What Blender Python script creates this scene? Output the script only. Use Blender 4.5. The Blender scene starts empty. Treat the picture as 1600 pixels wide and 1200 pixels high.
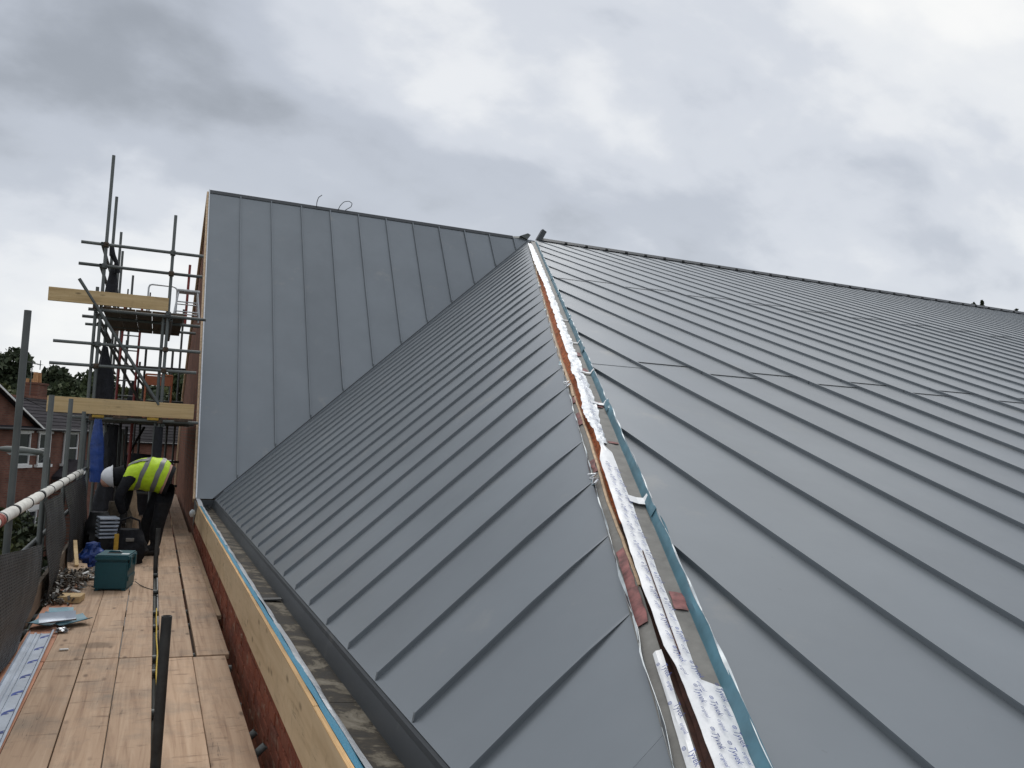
import bpy, bmesh, math, random
import numpy as np
from mathutils import Vector, Matrix, noise
from math import sin, cos, pi, sqrt, atan2, radians

# ------------------------------------------------------------------ camera, sky, sun, exposure
S = bpy.context.scene
COL = S.collection
F, YAW, PITCH, ROLL, EYE = 1311.62, 0.3981, 0.0762, 0.0458, 1.58
fw = Vector((sin(YAW)*cos(PITCH), cos(YAW)*cos(PITCH), sin(PITCH)))
r0 = Vector((cos(YAW), -sin(YAW), 0)); u0 = r0.cross(fw)
rt = r0*cos(ROLL) + u0*sin(ROLL); up = u0*cos(ROLL) - r0*sin(ROLL)
cd = bpy.data.cameras.new('camera'); cam = bpy.data.objects.new('camera', cd); COL.objects.link(cam)
m = Matrix((rt, up, -fw)).transposed().to_4x4(); m.translation = (0, 0, EYE); cam.matrix_world = m
cd.sensor_width = 36; cd.lens = 36*F/1600; cd.clip_start = 0.05; cd.clip_end = 3000
S.camera = cam
S.view_settings.view_transform = 'Standard'; S.view_settings.look = 'None'
S.view_settings.exposure = 0.0; S.view_settings.gamma = 1.0; S.view_settings.use_curve_mapping = False

SUN_EL, SUN_AZ = radians(52), radians(16)       # azimuth from +Y towards +X
sun_dir = Vector((sin(SUN_AZ)*cos(SUN_EL), cos(SUN_AZ)*cos(SUN_EL), sin(SUN_EL)))
sl = bpy.data.lights.new('sun', 'SUN'); sl.energy = 1.45; sl.angle = radians(28); sl.color = (1, 0.97, 0.93)
so = bpy.data.objects.new('sun', sl); COL.objects.link(so)
so.rotation_euler = (-sun_dir).to_track_quat('-Z', 'Y').to_euler(); so.location = (0, 0, 30)

W = bpy.data.worlds.new('World'); S.world = W; W.use_nodes = True
nt = W.node_tree; nt.nodes.clear()
def N(t, typ, **kw):
    n = t.nodes.new(typ)
    for k, v in kw.items():
        if k == 'inp':
            for a, b in v.items(): n.inputs[a].default_value = b
        else: setattr(n, k, v)
    return n
def ramp(t, stops, interp='LINEAR'):
    n = t.nodes.new('ShaderNodeValToRGB'); cr = n.color_ramp; cr.interpolation = interp
    while len(cr.elements) < len(stops): cr.elements.new(0.5)
    for e, (p, c) in zip(cr.elements, stops):
        e.position = p; e.color = (c[0], c[1], c[2], 1) if len(c) == 3 else c
    return n
def math_n(t, op, a, b=None, clamp=False):
    n = t.nodes.new('ShaderNodeMath'); n.operation = op; n.use_clamp = clamp
    for i, v in enumerate((a, b)):
        if v is None: continue
        if hasattr(v, 'is_output') or hasattr(v, 'links'): t.links.new(v, n.inputs[i])
        else: n.inputs[i].default_value = v
    return n.outputs[0]
def mixc(t, fac, a, b, blend='MIX'):
    n = t.nodes.new('ShaderNodeMix'); n.data_type = 'RGBA'; n.blend_type = blend
    for key, v in ((0, fac), (6, a), (7, b)):
        if hasattr(v, 'links'): t.links.new(v, n.inputs[key])
        else: n.inputs[key].default_value = v if key == 0 else (v[0], v[1], v[2], 1)
    return n.outputs[2]
L = nt.links.new
tc = N(nt, 'ShaderNodeTexCoord'); sep = N(nt, 'ShaderNodeSeparateXYZ'); L(tc.outputs['Generated'], sep.inputs[0])
zc = math_n(nt, 'ADD', math_n(nt, 'MAXIMUM', sep.outputs[2], 0.0), 0.50)
cx = math_n(nt, 'DIVIDE', sep.outputs[0], zc); cy = math_n(nt, 'DIVIDE', sep.outputs[1], zc)
comb = N(nt, 'ShaderNodeCombineXYZ'); L(cx, comb.inputs[0]); L(cy, comb.inputs[1])
mp = N(nt, 'ShaderNodeMapping'); L(comb.outputs[0], mp.inputs[0])
SKY_OFF = (-14.7, 14.87, 0.0)
mp.inputs['Rotation'].default_value = (0, 0, 2.8); mp.inputs['Scale'].default_value = (0.85, 1.15, 1); mp.inputs['Location'].default_value = SKY_OFF
n1 = N(nt, 'ShaderNodeTexNoise', inp={'Scale': 1.35, 'Detail': 8.0, 'Roughness': 0.50, 'Distortion': 0.2}); L(mp.outputs[0], n1.inputs['Vector'])
n2 = N(nt, 'ShaderNodeTexNoise', inp={'Scale': 4.2, 'Detail': 6.0, 'Roughness': 0.52, 'Distortion': 0.15}); L(mp.outputs[0], n2.inputs['Vector'])
cv = math_n(nt, 'ADD', math_n(nt, 'MULTIPLY', n1.outputs[0], 0.69), math_n(nt, 'MULTIPLY', n2.outputs[0], 0.31))
cr_ = ramp(nt, [(0.33, (3.2, 3.5, 3.95)), (0.43, (5.1, 5.5, 6.2)), (0.49, (6.7, 7.05, 7.65)), (0.545, (8.4, 8.6, 8.85)), (0.62, (9.9, 9.9, 9.75))], 'EASE'); L(cv, cr_.inputs[0])
# pale veil low over the land
hz = math_n(nt, 'POWER', math_n(nt, 'SUBTRACT', 1.0, math_n(nt, 'MAXIMUM', sep.outputs[2], 0.0)), 5.5)
c1 = mixc(nt, math_n(nt, 'MULTIPLY', hz, 0.70), cr_.outputs[0], (8.4, 8.6, 8.85))
sky = N(nt, 'ShaderNodeTexSky', sky_type='NISHITA', sun_disc=False, sun_elevation=SUN_EL, sun_rotation=SUN_AZ)
c2 = mixc(nt, 0.94, sky.outputs[0], c1)
bg = N(nt, 'ShaderNodeBackground', inp={'Strength': 0.1}); L(c2, bg.inputs[0])
wo = N(nt, 'ShaderNodeOutputWorld'); L(bg.outputs[0], wo.inputs[0])

# ------------------------------------------------------------------ helpers
random.seed(7)
MATS = {}
def new_mat(name):
    mt = bpy.data.materials.new(name); mt.use_nodes = True
    t = mt.node_tree; t.nodes.clear()
    o = N(t, 'ShaderNodeOutputMaterial'); b = N(t, 'ShaderNodeBsdfPrincipled'); t.links.new(b.outputs[0], o.inputs[0])
    MATS[name] = mt
    return mt, t, b
def coords(t, kind='Object', scale=(1, 1, 1), rnd=True, loc=(0, 0, 0)):
    c = N(t, 'ShaderNodeTexCoord'); mpn = N(t, 'ShaderNodeMapping'); mpn.inputs['Scale'].default_value = scale
    mpn.inputs['Location'].default_value = loc
    src = c.outputs[kind]
    if rnd:
        oi = N(t, 'ShaderNodeObjectInfo'); ad = N(t, 'ShaderNodeVectorMath', operation='ADD')
        ml = math_n(t, 'MULTIPLY', oi.outputs['Random'], 37.0)
        t.links.new(src, ad.inputs[0]); t.links.new(ml, ad.inputs[1]); src = ad.outputs[0]
    t.links.new(src, mpn.inputs[0])
    return mpn.outputs[0]
def bump(t, b, h, strength=0.3, dist=0.01, prev=None):
    n = N(t, 'ShaderNodeBump', inp={'Strength': strength, 'Distance': dist})
    t.links.new(h, n.inputs['Height'])
    if prev is not None: t.links.new(prev, n.inputs['Normal'])
    t.links.new(n.outputs[0], b.inputs['Normal']); return n.outputs[0]
def simple(name, col, rough=0.6, metal=0.0, var=0.25, scale=8.0, bmp=0.15, bdist=0.005, rnd=True, tint=0.12, spec=0.5, stretch=(1, 1, 1), kind='Object'):
    mt, t, b = new_mat(name)
    v = coords(t, kind, stretch, rnd)
    n = N(t, 'ShaderNodeTexNoise', inp={'Scale': scale, 'Detail': 6.0, 'Roughness': 0.6}); t.links.new(v, n.inputs['Vector'])
    lo = tuple(c*(1-var) for c in col); hi = tuple(min(1, c*(1+var)) for c in col)
    r = ramp(t, [(0.3, lo), (0.7, hi)]); t.links.new(n.outputs[0], r.inputs[0])
    out = r.outputs[0]
    if tint:
        oi = N(t, 'ShaderNodeObjectInfo'); tr = ramp(t, [(0, (1-tint,)*3), (1, (1+tint,)*3)]); t.links.new(oi.outputs['Random'], tr.inputs[0])
        out = mixc(t, 1.0, out, tr.outputs[0], 'MULTIPLY')
    t.links.new(out, b.inputs['Base Color'])
    b.inputs['Roughness'].default_value = rough; b.inputs['Metallic'].default_value = metal; b.inputs['Specular IOR Level'].default_value = spec
    if bmp: bump(t, b, n.outputs[0], bmp, bdist)
    return mt

class MB:
    def __init__(s): s.v = []; s.f = []; s.mi = []
    def add(s, vs, fs, mi=0):
        o = len(s.v); s.v += [tuple(v) for v in vs]; s.f += [tuple(i+o for i in f) for f in fs]; s.mi += [mi]*len(fs); return s
    def box(s, x0, x1, y0, y1, z0, z1, mi=0, M=None):
        vs = [Vector((x, y, z)) for x in (x0, x1) for y in (y0, y1) for z in (z0, z1)]
        if M is not None: vs = [M @ v for v in vs]
        return s.add(vs, [(0, 1, 3, 2), (4, 6, 7, 5), (0, 4, 5, 1), (2, 3, 7, 6), (0, 2, 6, 4), (1, 5, 7, 3)], mi)
    def prism(s, poly, d, mi=0):
        d = Vector(d); n = len(poly); p = [Vector(q) for q in poly]
        fs = [tuple(range(n)), tuple(range(2*n-1, n-1, -1))] + [(i, i+n, (i+1) % n+n, (i+1) % n) for i in range(n)]
        return s.add(p+[q+d for q in p], [f[::-1] for f in fs], mi)
    def tube(s, a, b, r, n=12, hollow=True, mi=0, r2=None):
        a = Vector(a); b = Vector(b); d = (b-a).normalized(); r2 = r if r2 is None else r2
        x = d.orthogonal().normalized(); y = d.cross(x)
        R = [x*cos(2*pi*i/n)+y*sin(2*pi*i/n) for i in range(n)]
        vs = [a+q*r for q in R]+[b+q*r2 for q in R]
        fs = [(i, (i+1) % n, (i+1) % n+n, i+n) for i in range(n)]
        if hollow:
            k = 0.83; vs += [a+q*r*k for q in R]+[b+q*r2*k for q in R]+[a+d*r*2.5+q*r*k*.98 for q in R]+[b-d*r*2.5+q*r2*k*.98 for q in R]
            fs += [(i+2*n, (i+1) % n+2*n, (i+1) % n, i) for i in range(n)]+[(i+n, (i+1) % n+n, (i+1) % n+3*n, i+3*n) for i in range(n)]
            fs += [(i+4*n, (i+1) % n+4*n, (i+1) % n+2*n, i+2*n) for i in range(n)]+[(i+3*n, (i+1) % n+3*n, (i+1) % n+5*n, i+5*n) for i in range(n)]
            fs += [tuple(range(4*n, 5*n)), tuple(range(6*n-1, 5*n-1, -1))]
        else: fs += [tuple(range(n-1, -1, -1)), tuple(range(n, 2*n))]
        return s.add(vs, fs, mi)
    def path(s, pts, r, n=8, mi=0, closed=False):
        pts = [Vector(p) for p in pts]; m_ = len(pts); rs = r if isinstance(r, (list, tuple)) else [r]*m_
        vs = []; fs = []; px = None
        for i, p in enumerate(pts):
            d = (pts[min(i+1, m_-1)]-pts[max(i-1, 0)]).normalized()
            px = d.orthogonal().normalized() if px is None else (px-d*px.dot(d)).normalized()
            y = d.cross(px); vs += [p+(px*cos(2*pi*k/n)+y*sin(2*pi*k/n))*rs[i] for k in range(n)]
        for i in range(m_-1):
            fs += [(i*n+k, i*n+(k+1) % n, (i+1)*n+(k+1) % n, (i+1)*n+k) for k in range(n)]
        fs += [tuple(range(n-1, -1, -1)), tuple(range((m_-1)*n, m_*n))]
        return s.add(vs, fs, mi)
    def loft(s, rings, mi=0, cap=True):
        n = len(rings[0]); vs = [v for r in rings for v in r]; fs = []
        for i in range(len(rings)-1):
            fs += [(i*n+k, i*n+(k+1) % n, (i+1)*n+(k+1) % n, (i+1)*n+k) for k in range(n)]
        if cap: fs += [tuple(range(n-1, -1, -1)), tuple(range((len(rings)-1)*n, len(rings)*n))]
        return s.add(vs, fs, mi)
    def sheet(s, grid, th=0.003, mi=0):            # grid[i][j] of Vectors, given thickness along -normal
        a, b = len(grid), len(grid[0]); P = [[Vector(q) for q in row] for row in grid]
        def nrm(i, j):
            du = P[min(i+1, a-1)][j]-P[max(i-1, 0)][j]; dv = P[i][min(j+1, b-1)]-P[i][max(j-1, 0)]
            c = du.cross(dv); return c.normalized() if c.length > 1e-12 else Vector((0, 0, 1))
        top = [P[i][j] for i in range(a) for j in range(b)]; bot = [P[i][j]-nrm(i, j)*th for i in range(a) for j in range(b)]
        o = a*b; fs = []
        for i in range(a-1):
            for j in range(b-1):
                q = (i*b+j, (i+1)*b+j, (i+1)*b+j+1, i*b+j+1); fs += [q, tuple(x+o for x in q[::-1])]
        for i in range(a-1):
            for j in (0, b-1):
                q = (i*b+j, (i+1)*b+j, (i+1)*b+j+o, i*b+j+o); fs.append(q if j else q[::-1])
        for j in range(b-1):
            for i in (0, a-1):
                q = (i*b+j, i*b+j+1, i*b+j+1+o, i*b+j+o); fs.append(q[::-1] if i else q)
        return s.add(top+bot, fs, mi)
    def mesh(s, name, mats, smooth=False, sharp=35):
        me = bpy.data.meshes.new(name); me.from_pydata(s.v, [], s.f); me.validate()
        for x in (mats if isinstance(mats, (list, tuple)) else [mats]): me.materials.append(MATS[x] if isinstance(x, str) else x)
        if len(set(s.mi)) > 1 and len(me.polygons) == len(s.mi): me.polygons.foreach_set('material_index', s.mi)
        bm = bmesh.new(); bm.from_mesh(me); bmesh.ops.recalc_face_normals(bm, faces=bm.faces); bm.to_mesh(me); bm.free()
        if smooth:
            me.polygons.foreach_set('use_smooth', [True]*len(me.polygons)); me.set_sharp_from_angle(angle=radians(sharp))
        return me
    def build(s, name, mats, parent=None, smooth=False, **kw):
        return place(name, s.mesh(name, mats, smooth, **kw), parent)
def place(name, me, parent=None, loc=None, rot=None):
    o = bpy.data.objects.new(name, me); COL.objects.link(o)
    if parent is not None: o.parent = parent
    if loc is not None: o.location = loc
    if rot is not None: o.rotation_euler = rot
    return o
def tag(o, label, cat, group=None, kind=None):
    o['label'] = label; o['category'] = cat
    if group: o['group'] = group
    if kind: o['kind'] = kind
    return o
def thing(name, label, cat, loc=(0, 0, 0), rz=0, group=None):
    o = bpy.data.objects.new(name, None); COL.objects.link(o); o.location = loc; o.rotation_euler = (0, 0, rz); o.empty_display_size = 0.2
    return tag(o, label, cat, group)
def ell(c, rx, ry, ax=None, ay=None, n=16, p=2.0):
    c = Vector(c); ax = Vector(ax or (1, 0, 0)); ay = Vector(ay or (0, 1, 0)); out = []
    for i in range(n):
        a = 2*pi*i/n; ca, sa = cos(a), sin(a)
        out.append(c+ax*rx*math.copysign(abs(ca)**(2/p), ca)+ay*ry*math.copysign(abs(sa)**(2/p), sa))
    return out
def nz(x, y=0.0, z=0.0): return noise.noise(Vector((x, y, z)))

# ------------------------------------------------------------------ materials
def zinc(name, col, rough, metal=0.25, tint=0.05):
    mt, t, b = new_mat(name)
    v = coords(t, 'Object', (1, 1, 1), True)
    n = N(t, 'ShaderNodeTexNoise', inp={'Scale': 1.1, 'Detail': 5.0, 'Roughness': 0.6}); t.links.new(v, n.inputs['Vector'])
    r = ramp(t, [(0.3, tuple(c*0.93 for c in col)), (0.7, tuple(c*1.06 for c in col))]); t.links.new(n.outputs[0], r.inputs[0])
    # faint dust bloom
    n2 = N(t, 'ShaderNodeTexNoise', inp={'Scale': 2.3, 'Detail': 7.0, 'Roughness': 0.68}); t.links.new(v, n2.inputs['Vector'])
    r2 = ramp(t, [(0.60, (0, 0, 0)), (0.80, (1, 1, 1))]); t.links.new(n2.outputs[0], r2.inputs[0])
    c = mixc(t, math_n(t, 'MULTIPLY', r2.outputs[0], 0.34), r.outputs[0], (0.40, 0.37, 0.32))
    n4 = N(t, 'ShaderNodeTexNoise', inp={'Scale': 26.0, 'Detail': 2.0}); t.links.new(v, n4.inputs['Vector'])
    r4 = ramp(t, [(0.755, (0, 0, 0)), (0.79, (1, 1, 1))]); t.links.new(n4.outputs[0], r4.inputs[0])
    c = mixc(t, math_n(t, 'MULTIPLY', r4.outputs[0], 0.22), c, (0.12, 0.12, 0.12))
    oi = N(t, 'ShaderNodeObjectInfo'); tr = ramp(t, [(0, (1-tint,)*3), (1, (1+tint, 1+tint, 1+tint))]); t.links.new(oi.outputs['Random'], tr.inputs[0])
    c = mixc(t, 1.0, c, tr.outputs[0], 'MULTIPLY'); t.links.new(c, b.inputs['Base Color'])
    b.inputs['Metallic'].default_value = metal
    rr = math_n(t, 'ADD', math_n(t, 'MULTIPLY', n2.outputs[0], 0.16), rough-0.08); t.links.new(rr, b.inputs['Roughness'])
    n3 = N(t, 'ShaderNodeTexNoise', inp={'Scale': 2.6, 'Detail': 1.5}); t.links.new(v, n3.inputs['Vector'])
    bump(t, b, n3.outputs[0], 0.4, 0.005)
    return mt
zinc('zinc', (0.205, 0.226, 0.244), 0.33, 0.42)
zinc('dark_metal', (0.060, 0.066, 0.072), 0.5)

def wood(name, dark, mid, light, stain=0.5, along=1, fine=26.0, tint=0.14, spot=None, grey=(0.16, 0.15, 0.13)):
    mt, t, b = new_mat(name)
    sc = [fine, fine, fine]; sc[along] = 1.1
    v = coords(t, 'Object', tuple(sc), True)
    n = N(t, 'ShaderNodeTexNoise', inp={'Scale': 1.0, 'Detail': 7.0, 'Roughness': 0.62, 'Distortion': 0.7}); t.links.new(v, n.inputs['Vector'])
    r = ramp(t, [(0.26, dark), (0.46, mid), (0.72, light)]); t.links.new(n.outputs[0], r.inputs[0])
    v2 = coords(t, 'Object', (1, 1, 1), True)
    n2 = N(t, 'ShaderNodeTexNoise', inp={'Scale': 2.2, 'Detail': 6.0, 'Roughness': 0.7}); t.links.new(v2, n2.inputs['Vector'])
    r2 = ramp(t, [(0.48, (0, 0, 0)), (0.78, (1, 1, 1))]); t.links.new(n2.outputs[0], r2.inputs[0])
    c = mixc(t, math_n(t, 'MULTIPLY', r2.outputs[0], stain), r.outputs[0], grey)
    # knots and boot marks
    s3 = [9.0, 9.0, 9.0]; s3[along] = 3.4
    v3 = coords(t, 'Object', tuple(s3), True)
    vo = N(t, 'ShaderNodeTexVoronoi', inp={'Scale': 1.0, 'Randomness': 1.0}); t.links.new(v3, vo.inputs['Vector'])
    r3 = ramp(t, [(0.07, (1, 1, 1)), (0.19, (0, 0, 0))]); t.links.new(vo.outputs['Distance'], r3.inputs[0])
    gate = math_n(t, 'GREATER_THAN', N_color_r(t, vo), 0.5)
    c = mixc(t, math_n(t, 'MULTIPLY', math_n(t, 'MULTIPLY', r3.outputs[0], gate), 0.72), c, tuple(x*0.38 for x in dark))
    s4 = [30.0, 30.0, 30.0]; s4[along] = 70.0                       # short scuffs across the grain
    v4 = coords(t, 'Object', (4.5, 16.0, 8.0) if along == 1 else (16.0, 4.5, 8.0), True)
    n4 = N(t, 'ShaderNodeTexNoise', inp={'Scale': 1.0, 'Detail': 4.0, 'Roughness': 0.6}); t.links.new(v4, n4.inputs['Vector'])
    r4 = ramp(t, [(0.61, (0, 0, 0)), (0.70, (1, 1, 1))]); t.links.new(n4.outputs[0], r4.inputs[0])
    c = mixc(t, math_n(t, 'MULTIPLY', r4.outputs[0], 0.6*min(1, stain*1.6)), c, tuple(x*0.5 for x in dark))
    s5 = [20.0, 20.0, 20.0]; s5[along] = 0.55
    v5 = coords(t, 'Object', tuple(s5), True); n5 = N(t, 'ShaderNodeTexNoise', inp={'Scale': 1.0, 'Detail': 3.0, 'Roughness': 0.5, 'Distortion': 0.6}); t.links.new(v5, n5.inputs['Vector'])
    r5 = ramp(t, [(0.492, (0, 0, 0)), (0.499, (1, 1, 1)), (0.506, (0, 0, 0))]); t.links.new(n5.outputs[0], r5.inputs[0])
    g5 = ramp(t, [(0.50, (0, 0, 0)), (0.58, (1, 1, 1))]); t.links.new(n2.outputs[0], g5.inputs[0])
    c = mixc(t, math_n(t, 'MULTIPLY', math_n(t, 'MULTIPLY', r5.outputs[0], g5.outputs[0]), 0.75), c, tuple(x*0.3 for x in dark))
    if spot:
        g = N(t, 'ShaderNodeNewGeometry'); sb = N(t, 'ShaderNodeVectorMath', operation='SUBTRACT'); sb.inputs[1].default_value = spot
        t.links.new(g.outputs['Position'], sb.inputs[0])
        mm = N(t, 'ShaderNodeVectorMath', operation='MULTIPLY'); mm.inputs[1].default_value = (1, 1.25, 0); t.links.new(sb.outputs[0], mm.inputs[0])
        ln = N(t, 'ShaderNodeVectorMath', operation='LENGTH'); t.links.new(mm.outputs[0], ln.inputs[0])
        dd = math_n(t, 'ADD', ln.outputs['Value'], math_n(t, 'MULTIPLY', n2.outputs[0], 0.22))
        rs = ramp(t, [(0.19, (1, 1, 1)), (0.25, (0, 0, 0))]); t.links.new(dd, rs.inputs[0])
        c = mixc(t, math_n(t, 'MULTIPLY', rs.outputs[0], 0.55), c, (0.09, 0.065, 0.045))
    oi = N(t, 'ShaderNodeObjectInfo'); tr = ramp(t, [(0, (1-tint, 1-tint*1.1, 1-tint*1.2)), (1, (1+tint*0.8, 1+tint*0.6, 1+tint*0.4))]); t.links.new(oi.outputs['Random'], tr.inputs[0])
    c = mixc(t, 1.0, c, tr.outputs[0], 'MULTIPLY'); t.links.new(c, b.inputs['Base Color'])
    b.inputs['Roughness'].default_value = 0.72; b.inputs['Specular IOR Level'].default_value = 0.25
    bump(t, b, n.outputs[0], 0.35, 0.004)
    return mt
def N_color_r(t, vo):
    s_ = N(t, 'ShaderNodeSeparateColor'); t.links.new(vo.outputs['Color'], s_.inputs[0]); return s_.outputs[0]
wood('board_wood', (0.25, 0.16, 0.105), (0.40, 0.28, 0.19), (0.49, 0.36, 0.255), 0.70, spot=(-0.28, 6.95, 0))
wood('toe_wood', (0.38, 0.26, 0.13), (0.52, 0.38, 0.20), (0.62, 0.47, 0.27), 0.22, along=0)
wood('toe_wood_long', (0.24, 0.17, 0.11), (0.36, 0.26, 0.17), (0.45, 0.33, 0.22), 0.5)
wood('old_wood', (0.07, 0.055, 0.042), (0.12, 0.095, 0.07), (0.17, 0.135, 0.10), 0.5)
wood('plywood', (0.40, 0.30, 0.18), (0.53, 0.41, 0.26), (0.60, 0.48, 0.32), 0.30, fine=11.0, tint=0.06, grey=(0.27, 0.23, 0.16))
wood('pink_board', (0.33, 0.16, 0.10), (0.48, 0.24, 0.155), (0.56, 0.30, 0.20), 0.3)
simple('ply_edge', (0.55, 0.36, 0.17), 0.8, scale=60, var=0.35, stretch=(1, 0.05, 3))
simple('galv', (0.115, 0.125, 0.122), 0.55, 0.35, var=0.16, scale=5, bmp=0.05, tint=0.25)
simple('galv_dark', (0.034, 0.036, 0.036), 0.6, 0.2, var=0.4, scale=14, tint=0.2)
simple('rust', (0.085, 0.06, 0.042), 0.8, 0.2, var=0.5, scale=30)
simple('foam_white', (0.62, 0.61, 0.56), 0.8, var=0.22, scale=18, bmp=0.3, tint=0.1)
simple('tape_black', (0.02, 0.02, 0.02), 0.5, scale=20)
simple('tape_red', (0.28, 0.06, 0.04), 0.6, scale=20)
simple('blue_membrane', (0.022, 0.19, 0.30), 0.42, var=0.25, scale=12, bmp=0.5, bdist=0.006, kind='Generated', stretch=(6, 60, 6), rnd=False)
simple('foil', (0.62, 0.64, 0.66), 0.32, 0.6, var=0.15, scale=22, bmp=0.8, bdist=0.006)
simple('blue_zinc', (0.072, 0.185, 0.240), 0.5, 0.1, var=0.28, scale=7, bmp=0.2, bdist=0.004, tint=0.05)
simple('grey_membrane', (0.185, 0.18, 0.165), 0.7, var=0.22, scale=12, bmp=0.5, bdist=0.008, tint=0)
simple('red_print', (0.21, 0.075, 0.07), 0.7, var=0.55, scale=22, bmp=0.3, tint=0)
simple('white_tape', (0.80, 0.81, 0.82), 0.45, var=0.05, scale=20, bmp=0.45, bdist=0.006, tint=0)
simple('blue_ink', (0.025, 0.055, 0.24), 0.6, var=0.3, scale=60, bmp=0, tint=0.3)
simple('rust_wood', (0.40, 0.115, 0.032), 0.85, var=0.65, scale=30, bmp=0.6, bdist=0.01)
simple('foil_tape', (0.62, 0.65, 0.68), 0.5, 0.25, var=0.14, scale=30, bmp=0.9, bdist=0.008, tint=0)
simple('edge_lip', (0.42, 0.46, 0.48), 0.5, 0.3, var=0.3, scale=12)
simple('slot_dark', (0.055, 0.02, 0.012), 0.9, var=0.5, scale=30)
simple('batten', (0.58, 0.42, 0.27), 0.8, var=0.3, scale=20, stretch=(1, 1, 1))
def gutter_mat():
    mt, t, b = new_mat('gutter_board'); v = coords(t, 'Object', (1, 1, 1), True)
    n = N(t, 'ShaderNodeTexNoise', inp={'Scale': 5.5, 'Detail': 9.0, 'Roughness': 0.72, 'Distortion': 0.6}); t.links.new(v, n.inputs['Vector'])
    r = ramp(t, [(0.42, (0.009, 0.007, 0.004)), (0.50, (0.032, 0.025, 0.016)), (0.55, (0.105, 0.09, 0.066)), (0.70, (0.20, 0.18, 0.145))]); t.links.new(n.outputs[0], r.inputs[0])
    t.links.new(r.outputs[0], b.inputs['Base Color'])
    b.inputs['Specular IOR Level'].default_value = 0.2; rr = math_n(t, 'ADD', math_n(t, 'MULTIPLY', n.outputs[0], 0.7), 0.35); t.links.new(rr, b.inputs['Roughness'])
    bump(t, b, n.outputs[0], 0.4, 0.01)
gutter_mat()
def brick_single():
    mt, t, b = new_mat('brick'); v = coords(t, 'Object', (1, 1, 1), True)
    n = N(t, 'ShaderNodeTexNoise', inp={'Scale': 22.0, 'Detail': 6.0, 'Roughness': 0.65}); t.links.new(v, n.inputs['Vector'])
    oi = N(t, 'ShaderNodeObjectInfo')
    r = ramp(t, [(0, (0.17, 0.052, 0.032)), (0.45, (0.22, 0.068, 0.040)), (0.8, (0.26, 0.085, 0.05)), (1, (0.145, 0.058, 0.042))]); t.links.new(oi.outputs['Random'], r.inputs[0])
    r2 = ramp(t, [(0.3, (0.7, 0.7, 0.7)), (0.7, (1.2, 1.2, 1.2))]); t.links.new(n.outputs[0], r2.inputs[0])
    c = mixc(t, 1.0, r.outputs[0], r2.outputs[0], 'MULTIPLY')
    g = N(t, 'ShaderNodeNewGeometry'); mpn = N(t, 'ShaderNodeMapping'); mpn.inputs['Scale'].default_value = (1, 2.6, 7); t.links.new(g.outputs['Position'], mpn.inputs[0])
    n3 = N(t, 'ShaderNodeTexNoise', inp={'Scale': 1.6, 'Detail': 6.0, 'Roughness': 0.6}); t.links.new(mpn.outputs[0], n3.inputs['Vector'])
    r3 = ramp(t, [(0.57, (0, 0, 0)), (0.66, (1, 1, 1))]); t.links.new(n3.outputs[0], r3.inputs[0])
    c = mixc(t, math_n(t, 'MULTIPLY', r3.outputs[0], 0.6), c, (0.30, 0.22, 0.16))
    t.links.new(c, b.inputs['Base Color']); b.inputs['Roughness'].default_value = 0.85; b.inputs['Specular IOR Level'].default_value = 0.2
    bump(t, b, n.outputs[0], 0.5, 0.004)
brick_single()
simple('mortar', (0.10, 0.062, 0.045), 0.95, var=0.3, scale=25, bmp=0.5, bdist=0.005)
def brick_wall(name, axis, c1, c2, mort, scale=1.0):
    mt, t, b = new_mat(name); g = N(t, 'ShaderNodeTexCoord'); s_ = N(t, 'ShaderNodeSeparateXYZ'); t.links.new(g.outputs['Object'], s_.inputs[0])
    cb = N(t, 'ShaderNodeCombineXYZ'); t.links.new(s_.outputs[axis], cb.inputs[0]); t.links.new(s_.outputs[2], cb.inputs[1])
    br = N(t, 'ShaderNodeTexBrick', inp={'Scale': scale, 'Mortar Size': 0.010, 'Brick Width': 0.225, 'Row Height': 0.075, 'Mortar Smooth': 0.2, 'Bias': 0.0})
    br.inputs['Color1'].default_value = (*c1, 1); br.inputs['Color2'].default_value = (*c2, 1); br.inputs['Mortar'].default_value = (*mort, 1)
    t.links.new(cb.outputs[0], br.inputs['Vector'])
    n = N(t, 'ShaderNodeTexNoise', inp={'Scale': 1.3, 'Detail': 6.0}); t.links.new(g.outputs['Object'], n.inputs['Vector'])
    r2 = ramp(t, [(0.3, (0.7, 0.7, 0.7)), (0.7, (1.25, 1.25, 1.25))]); t.links.new(n.outputs[0], r2.inputs[0])
    c = mixc(t, 1.0, br.outputs['Color'], r2.outputs[0], 'MULTIPLY'); t.links.new(c, b.inputs['Base Color'])
    b.inputs['Roughness'].default_value = 0.9; b.inputs['Specular IOR Level'].default_value = 0.2
    bump(t, b, br.outputs['Fac'], -0.6, 0.008)
brick_wall('gable_brick', 1, (0.12, 0.038, 0.020), (0.19, 0.066, 0.034), (0.10, 0.072, 0.05))  # brick and mortar darkened: shade under the scaffold is put into the colour
brick_wall('house_brick', 0, (0.145, 0.058, 0.042), (0.20, 0.085, 0.060), (0.13, 0.10, 0.08))
simple('slate', (0.036, 0.033, 0.037), 0.95, var=0.35, scale=3, bmp=0.3, tint=0.2, spec=.1)
simple('slate_dark', (0.027, 0.025, 0.027), 0.95, var=0.35, scale=3, bmp=0.3, tint=0.2, spec=.1)
simple('clay_tile', (0.20, 0.085, 0.055), 0.85, var=0.3, scale=5)
simple('clay_pot', (0.42, 0.22, 0.10), 0.85, var=0.25, scale=9)
simple('white_paint', (0.72, 0.72, 0.70), 0.5, var=0.06, scale=5, bmp=0.05)
simple('render_pale', (0.66, 0.66, 0.64), 0.9, var=0.05, scale=1.0, bmp=0.1)
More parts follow.
